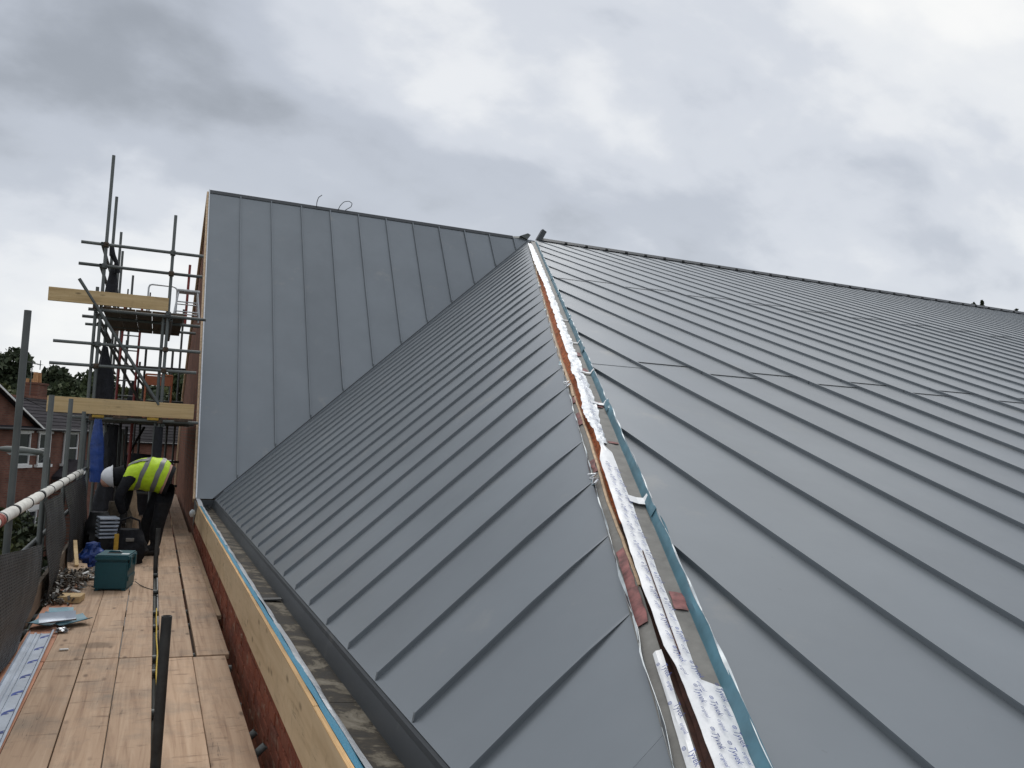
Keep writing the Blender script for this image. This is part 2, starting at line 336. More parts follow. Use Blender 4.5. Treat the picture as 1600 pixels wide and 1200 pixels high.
simple('dark_render', (0.05, 0.052, 0.055), 0.8, var=0.2, scale=1.0)
def glass_mat():
    mt, t, b = new_mat('window_glass'); b.inputs['Base Color'].default_value = (0.03, 0.035, 0.04, 1); b.inputs['Roughness'].default_value = 0.06
    v = coords(t, 'Object', (1, 1, 1)); n = N(t, 'ShaderNodeTexNoise', inp={'Scale': 1.5}); t.links.new(v, n.inputs['Vector']); bump(t, b, n.outputs[0], 0.15, 0.01)
glass_mat()
simple('black_cloth', (0.0105, 0.0110, 0.0135), 0.85, var=0.5, scale=26, bmp=0.6, bdist=0.012, tint=0, spec=0.2)
simple('trouser_cloth', (0.0125, 0.0125, 0.0135), 0.85, var=0.5, scale=18, bmp=0.6, bdist=0.012, tint=0, spec=0.2)
simple('hi_vis', (0.50, 0.72, 0.018), 0.6, var=0.12, scale=11, bmp=0.8, bdist=0.02, tint=0)
simple('reflective_band', (0.16, 0.165, 0.165), 0.45, 0.1, var=0.2, scale=24, bmp=0.4, tint=0)
simple('skin', (0.47, 0.26, 0.19), 0.55, var=0.08, scale=20, bmp=0.1, tint=0)
simple('helmet', (0.66, 0.67, 0.69), 0.3, var=0.04, scale=6, bmp=0.05, tint=0)
simple('teal_plastic', (0.004, 0.068, 0.088), 0.42, var=0.12, scale=30, bmp=0.12, bdist=0.002, tint=0)
simple('black_plastic', (0.014, 0.014, 0.015), 0.5, var=0.3, scale=20)
simple('print_white', (0.55, 0.58, 0.58), 0.6, var=0.1, scale=30, bmp=0)
simple('blue_tarp', (0.010, 0.042, 0.20), 0.4, var=0.35, scale=9, bmp=0.8, bdist=0.02)
simple('yellow', (0.36, 0.22, 0.02), 0.55, var=0.2, scale=20)
simple('yellow_cable', (0.60, 0.42, 0.04), 0.5, var=0.15, scale=20)
simple('net_cloth', (0.012, 0.013, 0.018), 0.8, var=0.5, scale=12, bmp=0.8, bdist=0.02)
simple('silver_sheet', (0.44, 0.49, 0.56), 0.42, 0.35, var=0.16, scale=5, bmp=0.3, bdist=0.004)
simple('scrap_metal', (0.13, 0.125, 0.115), 0.55, 0.3, var=0.7, scale=14)
simple('scrap_brown', (0.075, 0.058, 0.04), 0.8, var=0.6, scale=14)
simple('orange_paint', (0.44, 0.135, 0.06), 0.6, var=0.15, scale=5)
simple('red_paint', (0.20, 0.03, 0.025), 0.6, var=0.25, scale=9)
simple('alu', (0.50, 0.51, 0.52), 0.4, 0.5, var=0.15, scale=10)
simple('asphalt', (0.05, 0.05, 0.052), 0.9, var=0.3, scale=3, rnd=False, tint=0, bmp=0.3)
simple('earth_grass', (0.05, 0.062, 0.028), 0.95, var=0.5, scale=0.35, rnd=False, tint=0, bmp=0.5)
simple('pavement', (0.20, 0.195, 0.185), 0.9, var=0.2, scale=2, rnd=False, tint=0)
simple('bark', (0.06, 0.045, 0.032), 0.9, var=0.4, scale=14, stretch=(1, 1, 0.2), bmp=0.8, bdist=0.02)
simple('car_white', (0.62, 0.64, 0.66), 0.25, var=0.03, scale=4, bmp=0)
simple('car_blue', (0.07, 0.14, 0.22), 0.25, var=0.03, scale=4, bmp=0)
simple('car_silver', (0.32, 0.35, 0.38), 0.25, 0.4, var=0.03, scale=4, bmp=0)
simple('rubber', (0.015, 0.015, 0.015), 0.8)
simple('lamp_grey', (0.15, 0.165, 0.155), 0.5, var=0.15, scale=8)
simple('clear_plastic', (0.55, 0.60, 0.62), 0.25, var=0.15, scale=20, bmp=0.7, bdist=0.01)
def leaf_mat(name, a, b_):
    mt, t, b = new_mat(name); g = N(t, 'ShaderNodeNewGeometry')
    r = ramp(t, [(0, a), (1, b_)]); t.links.new(g.outputs['Random Per Island'], r.inputs[0]); t.links.new(r.outputs[0], b.inputs['Base Color'])
    b.inputs['Roughness'].default_value = 0.7; b.inputs['Specular IOR Level'].default_value = 0.2
leaf_mat('leaf_dark', (0.032, 0.046, 0.026), (0.08, 0.098, 0.055))
leaf_mat('leaf_olive', (0.045, 0.056, 0.022), (0.105, 0.115, 0.045))
leaf_mat('leaf_green', (0.036, 0.052, 0.024), (0.085, 0.105, 0.048))
def mesh_fabric():
    mt, t, b = new_mat('mesh_fabric'); o = [n for n in t.nodes if n.type == 'OUTPUT_MATERIAL'][0]
    g = N(t, 'ShaderNodeTexCoord'); s_ = N(t, 'ShaderNodeSeparateXYZ'); t.links.new(g.outputs['UV'], s_.inputs[0])
    a = math_n(t, 'FRACT', math_n(t, 'MULTIPLY', s_.outputs[0], 55.0)); c = math_n(t, 'FRACT', math_n(t, 'MULTIPLY', s_.outputs[1], 38.0))
    hole = math_n(t, 'MULTIPLY', math_n(t, 'GREATER_THAN', a, 0.42), math_n(t, 'GREATER_THAN', c, 0.50))
    v = coords(t, 'UV', (24, 2.0, 1)); n = N(t, 'ShaderNodeTexNoise', inp={'Scale': 1.6, 'Detail': 8.0, 'Roughness': 0.7}); t.links.new(v, n.inputs['Vector'])
    r = ramp(t, [(0.35, (0.012, 0.013, 0.014)), (0.56, (0.034, 0.035, 0.037)), (0.68, (0.10, 0.10, 0.10)), (0.76, (0.40, 0.40, 0.39))]); t.links.new(n.outputs[0], r.inputs[0])  # palest streaks are gloss highlights painted into the mesh colour
    t.links.new(r.outputs[0], b.inputs['Base Color']); b.inputs['Roughness'].default_value = 0.55
    tr = N(t, 'ShaderNodeBsdfTransparent'); mx = N(t, 'ShaderNodeMixShader')
    t.links.new(math_n(t, 'MULTIPLY', hole, 0.45), mx.inputs[0]); t.links.new(b.outputs[0], mx.inputs[1]); t.links.new(tr.outputs[0], mx.inputs[2]); t.links.new(mx.outputs[0], o.inputs[0])
    bump(t, b, n.outputs[0], 0.5, 0.01)
mesh_fabric()

# ------------------------------------------------------------------ ground
GZ = -4.3
def struct(name, mb, mat, **kw):
    o = mb.build(name, mat, **kw); o['kind'] = 'structure'; return o
struct('ground', MB().add([(-1500, -800, GZ), (1500, -800, GZ), (1500, 1800, GZ), (-1500, 1800, GZ)], [(0, 1, 2, 3)]), 'earth_grass')
struct('road', MB().add([(-19.5, 0, GZ+.004), (-13.5, 0, GZ+.004), (9.5, 62, GZ+.004), (3.5, 62, GZ+.004)], [(0, 1, 2, 3)]), 'asphalt')
struct('car_park', MB().add([(-30, 85, GZ+.004), (40, 85, GZ+.004), (40, 175, GZ+.004), (-30, 175, GZ+.004)], [(0, 1, 2, 3)]), 'asphalt')
pv = MB(); pv.prism([(-13.4, 0, GZ), (-11.6, 0, GZ), (11.4, 62, GZ), (9.6, 62, GZ)], (0, 0, .12)); struct('pavement', pv, 'pavement')
pv = MB(); pv.box(-3.5, .60, -6, 34, GZ, GZ+.06); struct('yard', pv, 'pavement')

# ------------------------------------------------------------------ the zinc roofed building
Xe, Ze, Yb, Y0, sAp = 0.937, 0.561, 14.20, 3.0332, 0.5621
tA, tC, Yr, Zr = 0.8608, 0.3482, 18.048, 6.551
Xv, sBp, Xc0, sCp = 0.67, 0.6156, 1.8542, 0.5599
apex = Vector((Xe+(Zr-Ze)/tA, Yr, Zr))
al, ga = math.atan(tA), math.atan(tC); be = atan2(Zr-Ze, Yr-Yb)
nA = Vector((-sin(al), 0, cos(al))); nC = Vector((0, -sin(ga), cos(ga))); nB = Vector((0, -sin(be), cos(be)))
Hn = Vector((-tC/tA, -1, -tC)).normalized()
sA = Hn.cross(nA); sA = sA if sA.x < 0 else -sA
sC = Hn.cross(nC); sC = sC if sC.x > 0 else -sC
Vn = (apex-Vector((Xe, Yb, Ze))).normalized()
XR = 34.0                                             # far right end of the front slope
YH = Yr-(apex.x-Xe)/(tC/tA)                          # where the hip meets the eaves
PA = lambda y, u, h=0: Vector((Xe+u*cos(al), y, Ze+u*sin(al)))+nA*h
PB = lambda x, u, h=0: Vector((x, Yb+u*cos(be), Ze+u*sin(be)))+nB*h
PC = lambda x, u, h=0: Vector((x, Yr-u*cos(ga), Zr-u*sin(ga)))+nC*h
UA = (Zr-Ze)/sin(al); UB = (Zr-Ze)/sin(be); UC = (Yr-YH)/cos(ga)

BLD = thing('zinc_roofed_building', 'building with large grey standing seam zinc roof beside the plank walkway', 'building')
def part(name, parent=BLD, label=None):
    o = bpy.data.objects.new(name, None); COL.objects.link(o); o.parent = parent; o.empty_display_size = .1
    if label: o['label'] = label
    return o
def clip(poly, p, n):                                  # keep the side where (q-p).n >= 0
    out = []
    for i in range(len(poly)):
        a, b = poly[i], poly[(i+1) % len(poly)]
        da = (a[0]-p[0])*n[0]+(a[1]-p[1])*n[1]; db = (b[0]-p[0])*n[0]+(b[1]-p[1])*n[1]
        if da >= 0: out.append(a)
        if (da >= 0) != (db >= 0):
            k = da/(da-db); out.append((a[0]+(b[0]-a[0])*k, a[1]+(b[1]-a[1])*k))
    return out
def clean(poly):
    out = []
    for q in poly:
        if not out or (q[0]-out[-1][0])**2+(q[1]-out[-1][1])**2 > 1e-6: out.append(q)
    if len(out) > 1 and (out[0][0]-out[-1][0])**2+(out[0][1]-out[-1][1])**2 < 1e-6: out.pop()
    return out
def area(p): return abs(sum(p[i][0]*p[(i+1) % len(p)][1]-p[(i+1) % len(p)][0]*p[i][1] for i in range(len(p))))/2
def seam(mb, P, s0, ua, ub, w=0.012, hgt=0.0235, ta=0.03, tb=0.03, h0=0.0):
    # folded standing seam: a thin upright fold with a small bead on top, tapering into the sheet at both ends
    if ub-ua < ta+tb+.02: return
    st = [(ua, 0.002), (ua+ta, 1.0), (ub-tb, 1.0), (ub, 0.03)]
    if tb > .1: st = [(ua, 0.002), (ua+ta, 1.0), (ub-tb, 1.0), (ub-tb*.45, .62), (ub, 0.03)]
    rings = []
    for u, k in st:
        hh = hgt*k
        rings.append([P(s0-w*.5, u, h0), P(s0-w*.5, u, h0+hh*.62), P(s0-w*.85, u, h0+hh*.66), P(s0-w*.85, u, h0+hh), P(s0+w*.35, u, h0+hh), P(s0+w*.5, u, h0)])
    mb.loft(rings)
def pan(parent, name, P, poly, th=0.004, h=0.0, seams=(), mat='zinc', lap=0):
    poly = clean(poly)
    if len(poly) < 3 or area(poly) < 0.004: return None
    mb = MB(); c = (sum(q[0] for q in poly)/len(poly), sum(q[1] for q in poly)/len(poly))
    n_ = P(c[0], c[1], 1)-P(c[0], c[1], 0)
    mb.prism([P(q[0], q[1], h) for q in poly], -n_*th)
    for sm in seams: seam(mb, P, *sm[:3], **sm[3])
    o = mb.build(name, mat, None)
    # origin at the sheet's middle so each sheet gets its own stretch of surface wear
    ctr = P(c[0], c[1], h)
    o.data.transform(Matrix.Translation(-ctr)); o.location = ctr; o.parent = parent
    return o
def lines_u(s0, cons, ua, ub):                         # interval of u inside the half planes at strip coordinate s0
    for p, n in cons:
        k = (s0-p[0])*n[0]
        if abs(n[1]) < 1e-9: continue
        u = p[1]-k/n[1]
        if n[1] > 0: ua = max(ua, u)
        else: ub = min(ub, u)
    return ua, ub
# --- left slope A: coordinates (y, u)
hipA_edge = 0.098; hipC_edge = 0.092
def halfplane(P2a, P2b, inside, off):
    d = (P2b[0]-P2a[0], P2b[1]-P2a[1]); l = sqrt(d[0]**2+d[1]**2); n = (-d[1]/l, d[0]/l)
    if (inside[0]-P2a[0])*n[0]+(inside[1]-P2a[1])*n[1] < 0: n = (-n[0], -n[1])
    return ((P2a[0]+n[0]*off, P2a[1]+n[1]*off), n)
hipA = halfplane((YH, 0), (Yr, UA), (10, 0), hipA_edge)
valA = halfplane((Yb, 0), (Yr, UA), (10, 0), 0.16)
consA = [hipA, valA]
roofA = part('side_roof_slope')
y = Y0-4*sAp
ks = []
while y < Yr: ks.append(y); y += sAp
for y in ks:
    poly = [(y, 0), (y+sAp-.001, 0), (y+sAp-.001, UA), (y, UA)]
    for c in consA: poly = clip(poly, *c)
    sm = []
    ua, ub = lines_u(y, consA, 0.004, UA)
    near_hip = ub < UA and (y-hipA[0][0])*hipA[1][0]+(ub-hipA[0][1])*hipA[1][1] < 0.02
    if ub > ua: sm.append((y, ua, ub-.01, dict(ta=0.028, tb=0.42 if near_hip else 0.1)))
    pan(roofA, 'zinc_panel', PA, poly, seams=sm)
# --- steep slope B: coordinates (x, u)
valB = halfplane((Xe, 0), (apex.x, UB), (Xe, UB), 0.02)
roofB = part('steep_roof_slope')
k = 0
while Xv+k*sBp < apex.x:
    x = Xv+k*sBp
    poly = [(x+.001, 0), (x+sBp, 0), (x+sBp, UB-.01), (x+.001, UB-.01)]
    poly = clip(poly, *valB)
    sm = []
    if k:
        ua, ub = lines_u(x, [valB], 0.0, UB-.02); sm.append((x, ua, ub, dict(ta=.05, tb=.03, hgt=.034, w=.016)))
    pan(roofB, 'zinc_panel', PB, poly, seams=sm)
    k += 1
# --- front slope C: coordinates (x, u from ridge down)
hipC = halfplane((apex.x, 0), (Xe, UC), (apex.x+5, UC), hipC_edge)
roofC = part('front_roof_slope')
uY = lambda yy: (Yr-yy)/cos(ga)
x = Xc0-2*sCp; k = 0
while x < XR:
    xs0, xs1 = x, x+sCp-.001
    off = 0.20 if k % 2 else 0.0
    cuts = [0.05, uY(11.02+off), uY(5.72+off), UC]
    for j in range(3):
        ua, ub = cuts[j], cuts[j+1]
        poly = [(xs0, ua), (xs1, ua), (xs1, ub), (xs0, ub)]
        poly = clip(poly, *hipC)
        a_, b_ = lines_u(xs0, [hipC], ua, ub)
        first = a_ > ua+1e-6
        sm = []
        if b_ > a_: sm.append((xs0, a_+(.012 if first else 0), b_, dict(ta=.05 if first else .002, tb=.002, hgt=.0245)))
        # an upper sheet laps over the lower one: lift it a few millimetres with a turned lower lip
        pan(roofC, 'zinc_sheet', PC, poly, h=0.003*(2-j), th=.0025, seams=[(s_[0], s_[1], s_[2], dict(s_[3], h0=0.0)) for s_ in sm])
    x += sCp; k += 1
# lap drips: a dark-coloured lip stands in for the shadow gap at each cross joint
x = Xc0-2*sCp; k = 0
shadow_lip_me = MB().box(0.012, sCp-.014, -.006, .0, -.003, .0055).mesh('lap_shadow_lip', 'dark_metal')
while x < XR:
    off = 0.20 if k % 2 else 0.0
    for j, yy in ((0, 11.02+off), (1, 5.72+off)):
        u = uY(yy); a_, _ = lines_u(x, [hipC], 0, UC)
        if x > apex.x or u > a_+.02:
            o = place('lap_shadow_lip', shadow_lip_me, roofC); o.matrix_local = Matrix.Translation(PC(x, u, .003*(1-j)+.001)) @ Matrix.Rotation(ga, 4, 'X')
    x += sCp; k += 1
# decks under the sheets and the slopes behind the ridge
dk = MB()
def deck(P, poly, h, th): n_ = P(0, 0, 1)-P(0, 0, 0); dk.prism([P(q[0], q[1], h) for q in poly], -n_*th)
deck(PB, clip([(Xv+.01, 0), (apex.x, 0), (apex.x, UB-.02), (Xv+.01, UB-.02)], *valB), -.02, .05)
deck(PA, clip(clip([(YH, 0.02), (Yr, 0.02), (Yr, UA), (YH, UA)], *halfplane((YH, 0), (Yr, UA), (10, 0), .03)), *halfplane((Yb, 0), (Yr, UA), (10, 0), 0.03)), -.03, .05)
deck(PC, clip([(Xe, .05), (XR, .05), (XR, UC), (Xe, UC)], *halfplane((apex.x, 0), (Xe, UC), (apex.x+5, UC), .03)), -.03, .05)
dk.build('roof_deck', 'old_wood', BLD)
bk = MB(); YB2, ZB2 = 26.0, 2.7
bk.prism([(Xv-.02, Yr, Zr-.01), (XR, Yr, Zr-.01), (XR, YB2+.2, ZB2-.1), (Xv-.02, YB2+.2, ZB2-.1)], (0, 0, -.06)); bk.build('rear_roof_slope', 'zinc', BLD)
# ridge capping with a small clip at every seam
rc = MB(); rc.prism([(apex.x+.15, Yr+.05, Zr+.015), (apex.x+.15, Yr-.015, Zr+.075), (apex.x+.15, Yr-.03, Zr+.075), (apex.x+.15, Yr-.135, Zr-.012), (apex.x+.15, Yr-.04, Zr-.012)], (XR-apex.x-.2, 0, 0))
ridge = rc.build('ridge_capping', 'dark_metal', BLD)
clipme = MB().box(-.035, .035, -.012, .004, -.012, .03).mesh('ridge_clip', 'galv_dark')
x = Xc0
while x < XR-.5:
    if x > apex.x+.3: place('ridge_clip', clipme, ridge, (x+.2, Yr-.14, Zr-.005))
    x += sCp
rb = MB(); rb.prism([(Xv-.01, Yr+.06, Zr-.01), (Xv-.01, Yr+.0, Zr+.03), (Xv-.01, Yr-.045, Zr-.045), (Xv-.01, Yr-.02, Zr-.05)], (apex.x-Xv-.45, 0, 0)); rb.build('ridge_capping', 'dark_metal', BLD)
ap = MB(); ap.prism([(apex.x-.46, Yr-.02, Zr-.03), (apex.x-.46, Yr+.05, Zr-.03), (apex.x-.46, Yr+.05, Zr+.03)], (.35, 0, .05)); ap.prism([(apex.x-.28, Yr-.05, Zr+.05), (apex.x-.1, Yr-.06, Zr+.13), (apex.x-.02, Yr-.06, Zr+.10), (apex.x-.1, Yr-.06, Zr-.02)], (0, .12, 0)); ap.build('ridge_end_piece', 'galv', BLD)
ap = MB(); Mx = Matrix.Translation((apex.x+.2, Yr-.05, Zr+.02)) @ Matrix.Rotation(radians(28), 4, 'Y'); ap.box(-.06, .06, -.05, .06, -.04, .26, M=Mx); ap.build('ridge_stop_block', 'dark_metal', BLD)
# valley flashing between the side slope and the steep slope
vf = part('valley_flashing')
va = halfplane((Yb, 0), (Yr, UA), (10, 0), 0.0)
mb = MB(); nrm = va[1]
def VA(t, off, h=0): q = (Yb+(Yr-Yb)*t+nrm[0]*off, UA*t+nrm[1]*off); return PA(q[0], q[1], h)
mb.prism([VA(0, .0, -.003), VA(.985, .0, -.003), VA(.985, .17, -.003), VA(0.012, .17, -.003)], -nA*.003); mb.build('flashing_sheet', 'zinc', vf)
mb = MB(); mb.loft([[VA(t, .155, -.002), VA(t, .155, .022), VA(t, .168, .022), VA(t, .168, -.002)] for t in (0.012, .98)]); mb.build('flashing_fold', 'zinc', vf)
mb = MB(); mb.loft([[VA(t, .0, -.004), VA(t, -.004, .022), VA(t, .010, .022), VA(t, .012, -.004)] for t in (0.0, .985)]); mb.build('flashing_edge', 'dark_metal', vf)
# eaves fascia
fa = MB(); fa.prism([(Xe+.004, YH, Ze-.008), (Xe-.004, YH, Ze-.02), (Xe-.006, YH, Ze-.045), (.905, YH, .425), (.925, YH, .42), (Xe+.05, YH, Ze-.01)], (0, Yb-YH-.02, 0)); fa.build('eaves_fascia', 'dark_metal', BLD)
# verge edge trim of the steep slope
tr = MB(); tr.loft([[PB(Xv-.014, u, -.02), PB(Xv-.014, u, .028), PB(Xv+.006, u, .028), PB(Xv+.006, u, -.02)] for u in (0.0, UB+.03)]); tr.build('verge_trim', 'foil', BLD)
tr = MB(); tr.loft([[PB(Xv-.05, u, -.12), PB(Xv-.05, u, .0), PB(Xv-.016, u, .0), PB(Xv-.016, u, -.12)] for u in (0.0, UB-.02)]); tr.build('verge_batten', 'batten', BLD)
# gable wall (faces the scaffold) and the walls below
gw = MB(); gw.prism([(Xv, Yb+.02, GZ), (Xv, Yb+.06, Ze-.1), (Xv, Yr, Zr-.16), (Xv, YB2, ZB2-.15), (Xv, 28.6, GZ)], (.3, 0, 0)); gw.build('gable_wall', 'gable_brick', BLD)
vb = MB(); vb.prism([(Xv-.05, Yr, Zr-.02), (Xv-.05, YB2, ZB2-.02), (Xv-.05, 28.6, GZ), (Xv-.05, 28.45, GZ), (Xv-.05, YB2-.12, ZB2-.12), (Xv-.05, Yr, Zr-.15)], (.04, 0, 0)); vb.build('rear_verge_board', 'batten', BLD)
wl = MB(); wl.box(.695, .95, YH-.3, Yb+.02, GZ, .2435); wl.box(.95, XR, YH-.25, YH+.1, GZ, .40); wl.box(XR-.3, XR, YH-.2, YB2, GZ, .5); wl.box(.97, XR-.3, YB2-.1, YB2+.1, GZ, 2.4); wl.build('wall_core', 'mortar', BLD)
# bricks of the parapet wall: near ones one by one, far ones joined
pw = part('parapet_wall')
bme = MB(); bme.box(-.0, .10, 0, .215, 0, .065)
bm_ = bmesh.new(); me_ = bme.mesh('brick', 'brick'); bm_.from_mesh(me_); bmesh.ops.bevel(bm_, geom=bm_.edges[:], offset=.004, segments=1, affect='EDGES'); bm_.to_mesh(me_); bm_.free()
far = MB()
for row in range(8):
    z = .2435-.075*(row+1)+.006; yy = 3.3+(.1125 if row % 2 else 0)
    while yy < Yb-.1:
        j = random.uniform(-.004, .004)
        if yy < 9.6 and row < 7: place('brick', me_, pw, (.67+j, yy+random.uniform(-.003, .003), z), (0, 0, random.uniform(-.012, .012)))
        else: far.box(.67+j, .74, yy, yy+.215, z, z+.065)
        yy += .225
fo = far.build('far_bricks', 'brick', pw); fo['kind'] = 'stuff'
# plywood upstand, blue membrane, foil tape
up_ = part('parapet_upstand')
ed = [1.0, 3.42, 5.86, 8.30, 10.74, 12.9, 14.16]
for i in range(len(ed)-1):
    a, b = ed[i]+.004, ed[i+1]-.004; j = random.uniform(-.003, .003)
    zb0, zb1 = (.2435+.012*nz(a*3), .2435+.012*nz(b*3))
    mb = MB(); mb.prism([(.652+j, a, zb0), (.652+j, b, zb1), (.652+j, b, .523), (.652+j, a, .523)], (.018, 0, 0)); mb.build('plywood_sheet', 'plywood', up_)
    mb = MB(); mb.box(.651+j, .671+j, a, b, .5232, .529)
    for q in range(3): mb.box(.6518+j+.0052*q+.002, .6518+j+.0052*q+.0036, a, b, .529, .5302)
    mb.build('plywood_edge', 'ply_edge', up_)
def strip(name, mat, parent, y0, y1, prof, n=60, wob=.006, th=.0015, seed=0.):
    g = []
    for i in range(n+1):
        yy = y0+(y1-y0)*i/n; row = []
        for q, (x_, z_) in enumerate(prof):
            row.append(Vector((x_+wob*nz(yy*2.1+seed, q*.8), yy, z_+wob*.7*nz(yy*2.7+seed, q*.9+5))))
        g.append(row)
    return MB().sheet(g, th).build(name, mat, parent, smooth=True)
strip('blue_membrane', 'blue_membrane', up_, 1.0, 14.1, [(.670, .531), (.684, .533), (.700, .527), (.712, .505), (.716, .46)], 130)
yy = 1.4; q = 0
while yy < 13.8:
    ln = random.uniform(1.0, 1.35); y1 = min(yy+ln, 13.95)
    strip('foil_tape', 'foil', up_, yy, y1, [(.697+.003*(q % 2), .531), (.712, .527), (.730, .515), (.737, .49), (.739, .45)], 24, .007, seed=q*3.3); yy = y1-.02; q += 1
# gutter boards
gt = part('gutter')
for a, b in ((1.0, 3.75), (3.756, 6.15), (6.156, 9.2), (9.206, 12.0), (12.006, 14.15)):
    mb = MB(); mb.prism([(.715, a, .445), (.93, a, .425), (.93, a, .39), (.715, a, .39)], (0, b-a, 0)); mb.build('gutter_board', 'gutter_board', gt)
mb = MB(); mb.box(.735, .90, 6.12, 6.19, .442, .452); mb.build('lap_joint', 'galv_dark', gt)
mb = MB(); mb.box(.672, .94, 14.14, 14.175, .30, .545); mb.build('end_stop', 'dark_metal', gt)
mb = MB(); mb.sheet([[Vector((.655, 13.1, .535)), Vector((.72, 13.1, .53))], [Vector((.655, 13.6, .56)), Vector((.725, 13.6, .55))], [Vector((.66, 14.15, .565)), Vector((.72, 14.15, .56))]], .002); mb.build('foil_patch', 'foil', gt)
mb = MB(); mb.prism([(.648, 13.2, .52), (.648, 14.2, .55), (.648, 14.2, .12)], (-.006, 0, 0)); mb.build('corner_flashing', 'galv', gt)
for i in range(6):
    mb = MB(); c = Vector((.80+random.uniform(-.05, .07), 13.5+random.uniform(-.25, .4), .45)); mb.path([c+Vector((random.uniform(-.06, .06), random.uniform(-.06, .06), abs(random.uniform(.0, .05)))) for _ in range(5)], .008, 6); mb.build('gutter_scrap', 'galv_dark', gt)

# --- open hip joint: coordinates t along the hip from the apex down
hip = part('open_hip_joint')
HL = (apex.x-Xe)/(tC/tA)*sqrt(1+(tC/tA)**2+tC**2)
HA = lambda t, o, h=0: apex+Hn*t+sA*o+nA*h
HC = lambda t, o, h=0: apex+Hn*t+sC*o+nC*h
def hstrip(name, mat, fn, t0, t1, prof, n, wob=.004, wf=2.0, th=.002, seed=0., parent=hip, uptaper=None):
    g = []
    for i in range(n+1):
        t = t0+(t1-t0)*i/n
        g.append([fn(t, o+wob*w_*nz(t*wf+seed, 1.7*q), h+wob*w_*.8*nz(t*wf*1.3+seed+9, 2.1*q)) for q, (o, h, w_) in enumerate(prof)])
    return MB().sheet(g, th).build(name, mat, parent, smooth=True)
def lerp_tab(tab):
    def f(t):
        for (a, va_), (b, vb_) in zip(tab, tab[1:]):
            if t <= b: return va_+(vb_-va_)*max(0, (t-a)/(b-a))
        return tab[-1][1]
    return f
slotL = lerp_tab([(1.0, .060), (6.5, .062), (7.5, .085), (10, .088), (13.5, .088), (14.6, .072), (15.5, .062), (16.2, .058), (16.8, .062), (17.2, .050), (17.6, .042), (18.0, .040), (18.15, .036), (19.6, .036)])
sl_n = lambda t: slotL(t)+.004*nz(t*2.3)+.003*nz(t*8)
g = []
for i in range(261):
    t = .6+(HL-.6)*i/260; e0 = sl_n(t); g.append([HA(t, e0+(.104-e0)*k, .003+.004*nz(t*5, k*3)+(.003 if k == 1 else 0)) for k in (0, .33, .66, 1)])
MB().sheet(g, .002).build('membrane_strip', 'grey_membrane', hip, smooth=True)
hstrip('membrane_strip', 'grey_membrane', HC, .6, HL, [(.0, .004, .3), (.04, .006, 1), (.07, .005, 1), (.098, .008, .5)], 190, .006, 5, seed=4)
for t0, t1, o0, o1, fn in ((17.28, 17.60, .053, .088, HA), (17.60, 17.84, .048, .092, HA), (15.3, 15.55, .066, .096, HA), (16.2, 16.38, .066, .09, HA), (14.92, 15.05, .07, .098, HA), (17.68, 17.80, .046, .092, HC), (15.17, 15.30, .04, .08, HC), (13.6, 13.75, .04, .08, HC), (14.2, 14.3, .04, .08, HC), (16.0, 16.03, .03, .09, HC)):
    hstrip('red_print', 'red_print', fn, t0, t1, [(o0, .0105, .9), ((o0+o1)/2, .0115, .5), (o1, .0105, .9)], 14, .008, 14, th=.001, seed=t0)
# slot between the rafters, open to the sky
mb = MB()
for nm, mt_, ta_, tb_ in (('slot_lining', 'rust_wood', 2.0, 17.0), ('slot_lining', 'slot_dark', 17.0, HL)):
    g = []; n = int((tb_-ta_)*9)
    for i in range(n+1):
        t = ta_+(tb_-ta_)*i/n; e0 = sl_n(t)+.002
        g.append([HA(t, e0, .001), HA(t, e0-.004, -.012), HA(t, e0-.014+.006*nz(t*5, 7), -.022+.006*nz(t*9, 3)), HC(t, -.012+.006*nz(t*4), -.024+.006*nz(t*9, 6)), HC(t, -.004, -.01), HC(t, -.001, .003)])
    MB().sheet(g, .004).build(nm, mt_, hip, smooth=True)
def edge_strip(name, mat, t0, t1, w, h, n):
    g = []
    for i in range(n+1):
        t = t0+(t1-t0)*i/n; e0 = sl_n(t); ww = w*(.75+.5*abs(nz(t*1.9, 8)))
        g.append([HA(t, e0-.003, -.012), HA(t, e0-.002, h*.8), HA(t, e0+ww*.5, h), HA(t, e0+ww, .004)])
    MB().sheet(g, .004).build(name, mat, hip, smooth=True)
edge_strip('timber_edge', 'batten', 4.0, 14.9, .020, .014, 160); edge_strip('timber_edge', 'batten', 14.9, 17.6, .004, .009, 60)
# upturned sheet edges along both sides
hstrip('upturned_edge', 'zinc', HA, 1.0, HL, [(.100, .000, 0), (.097, .012, .7), (.093, .026, 1.6)], 260, .009, 4.2, th=.0016)
hstrip('sheet_edge_lip', 'edge_lip', HA, 1.0, HL, [(.0935, .0265, 1.6), (.0915, .0275, 1.6)], 260, .009, 4.2, th=.001)
hstrip('upturned_edge', 'blue_zinc', HC, .8, HL, [(.092, -.003, 0), (.095, .020, .5), (.099, .039, 1.2), (.105, .056, 2.0)], 380, .0065, 3.4, th=.0016)
hstrip('sheet_edge_lip', 'edge_lip', HC, .8, HL, [(.1052, .0563, 2.0), (.1072, .0566, 2.0)], 380, .0065, 3.4, th=.001)
for t in np.arange(5.0, 19, 1.7):
    j = random.uniform(-.1, .1)
    hstrip('folded_tab', 'blue_zinc', HC, t+j, t+j+.16, [(.088, .02, .2), (.094, .045, .5), (.104, .060, 1.5)], 6, .012, 9, th=.0016, seed=t)
for t in np.arange(6.0, 18, 2.6):
    j = random.uniform(-.2, .2)
    hstrip('folded_tab', 'blue_zinc', HA, t+j, t+j+.12, [(.098, .012, .2), (.092, .03, .5), (.102, .034, 1.5)], 6, .012, 9, th=.0016, seed=t)
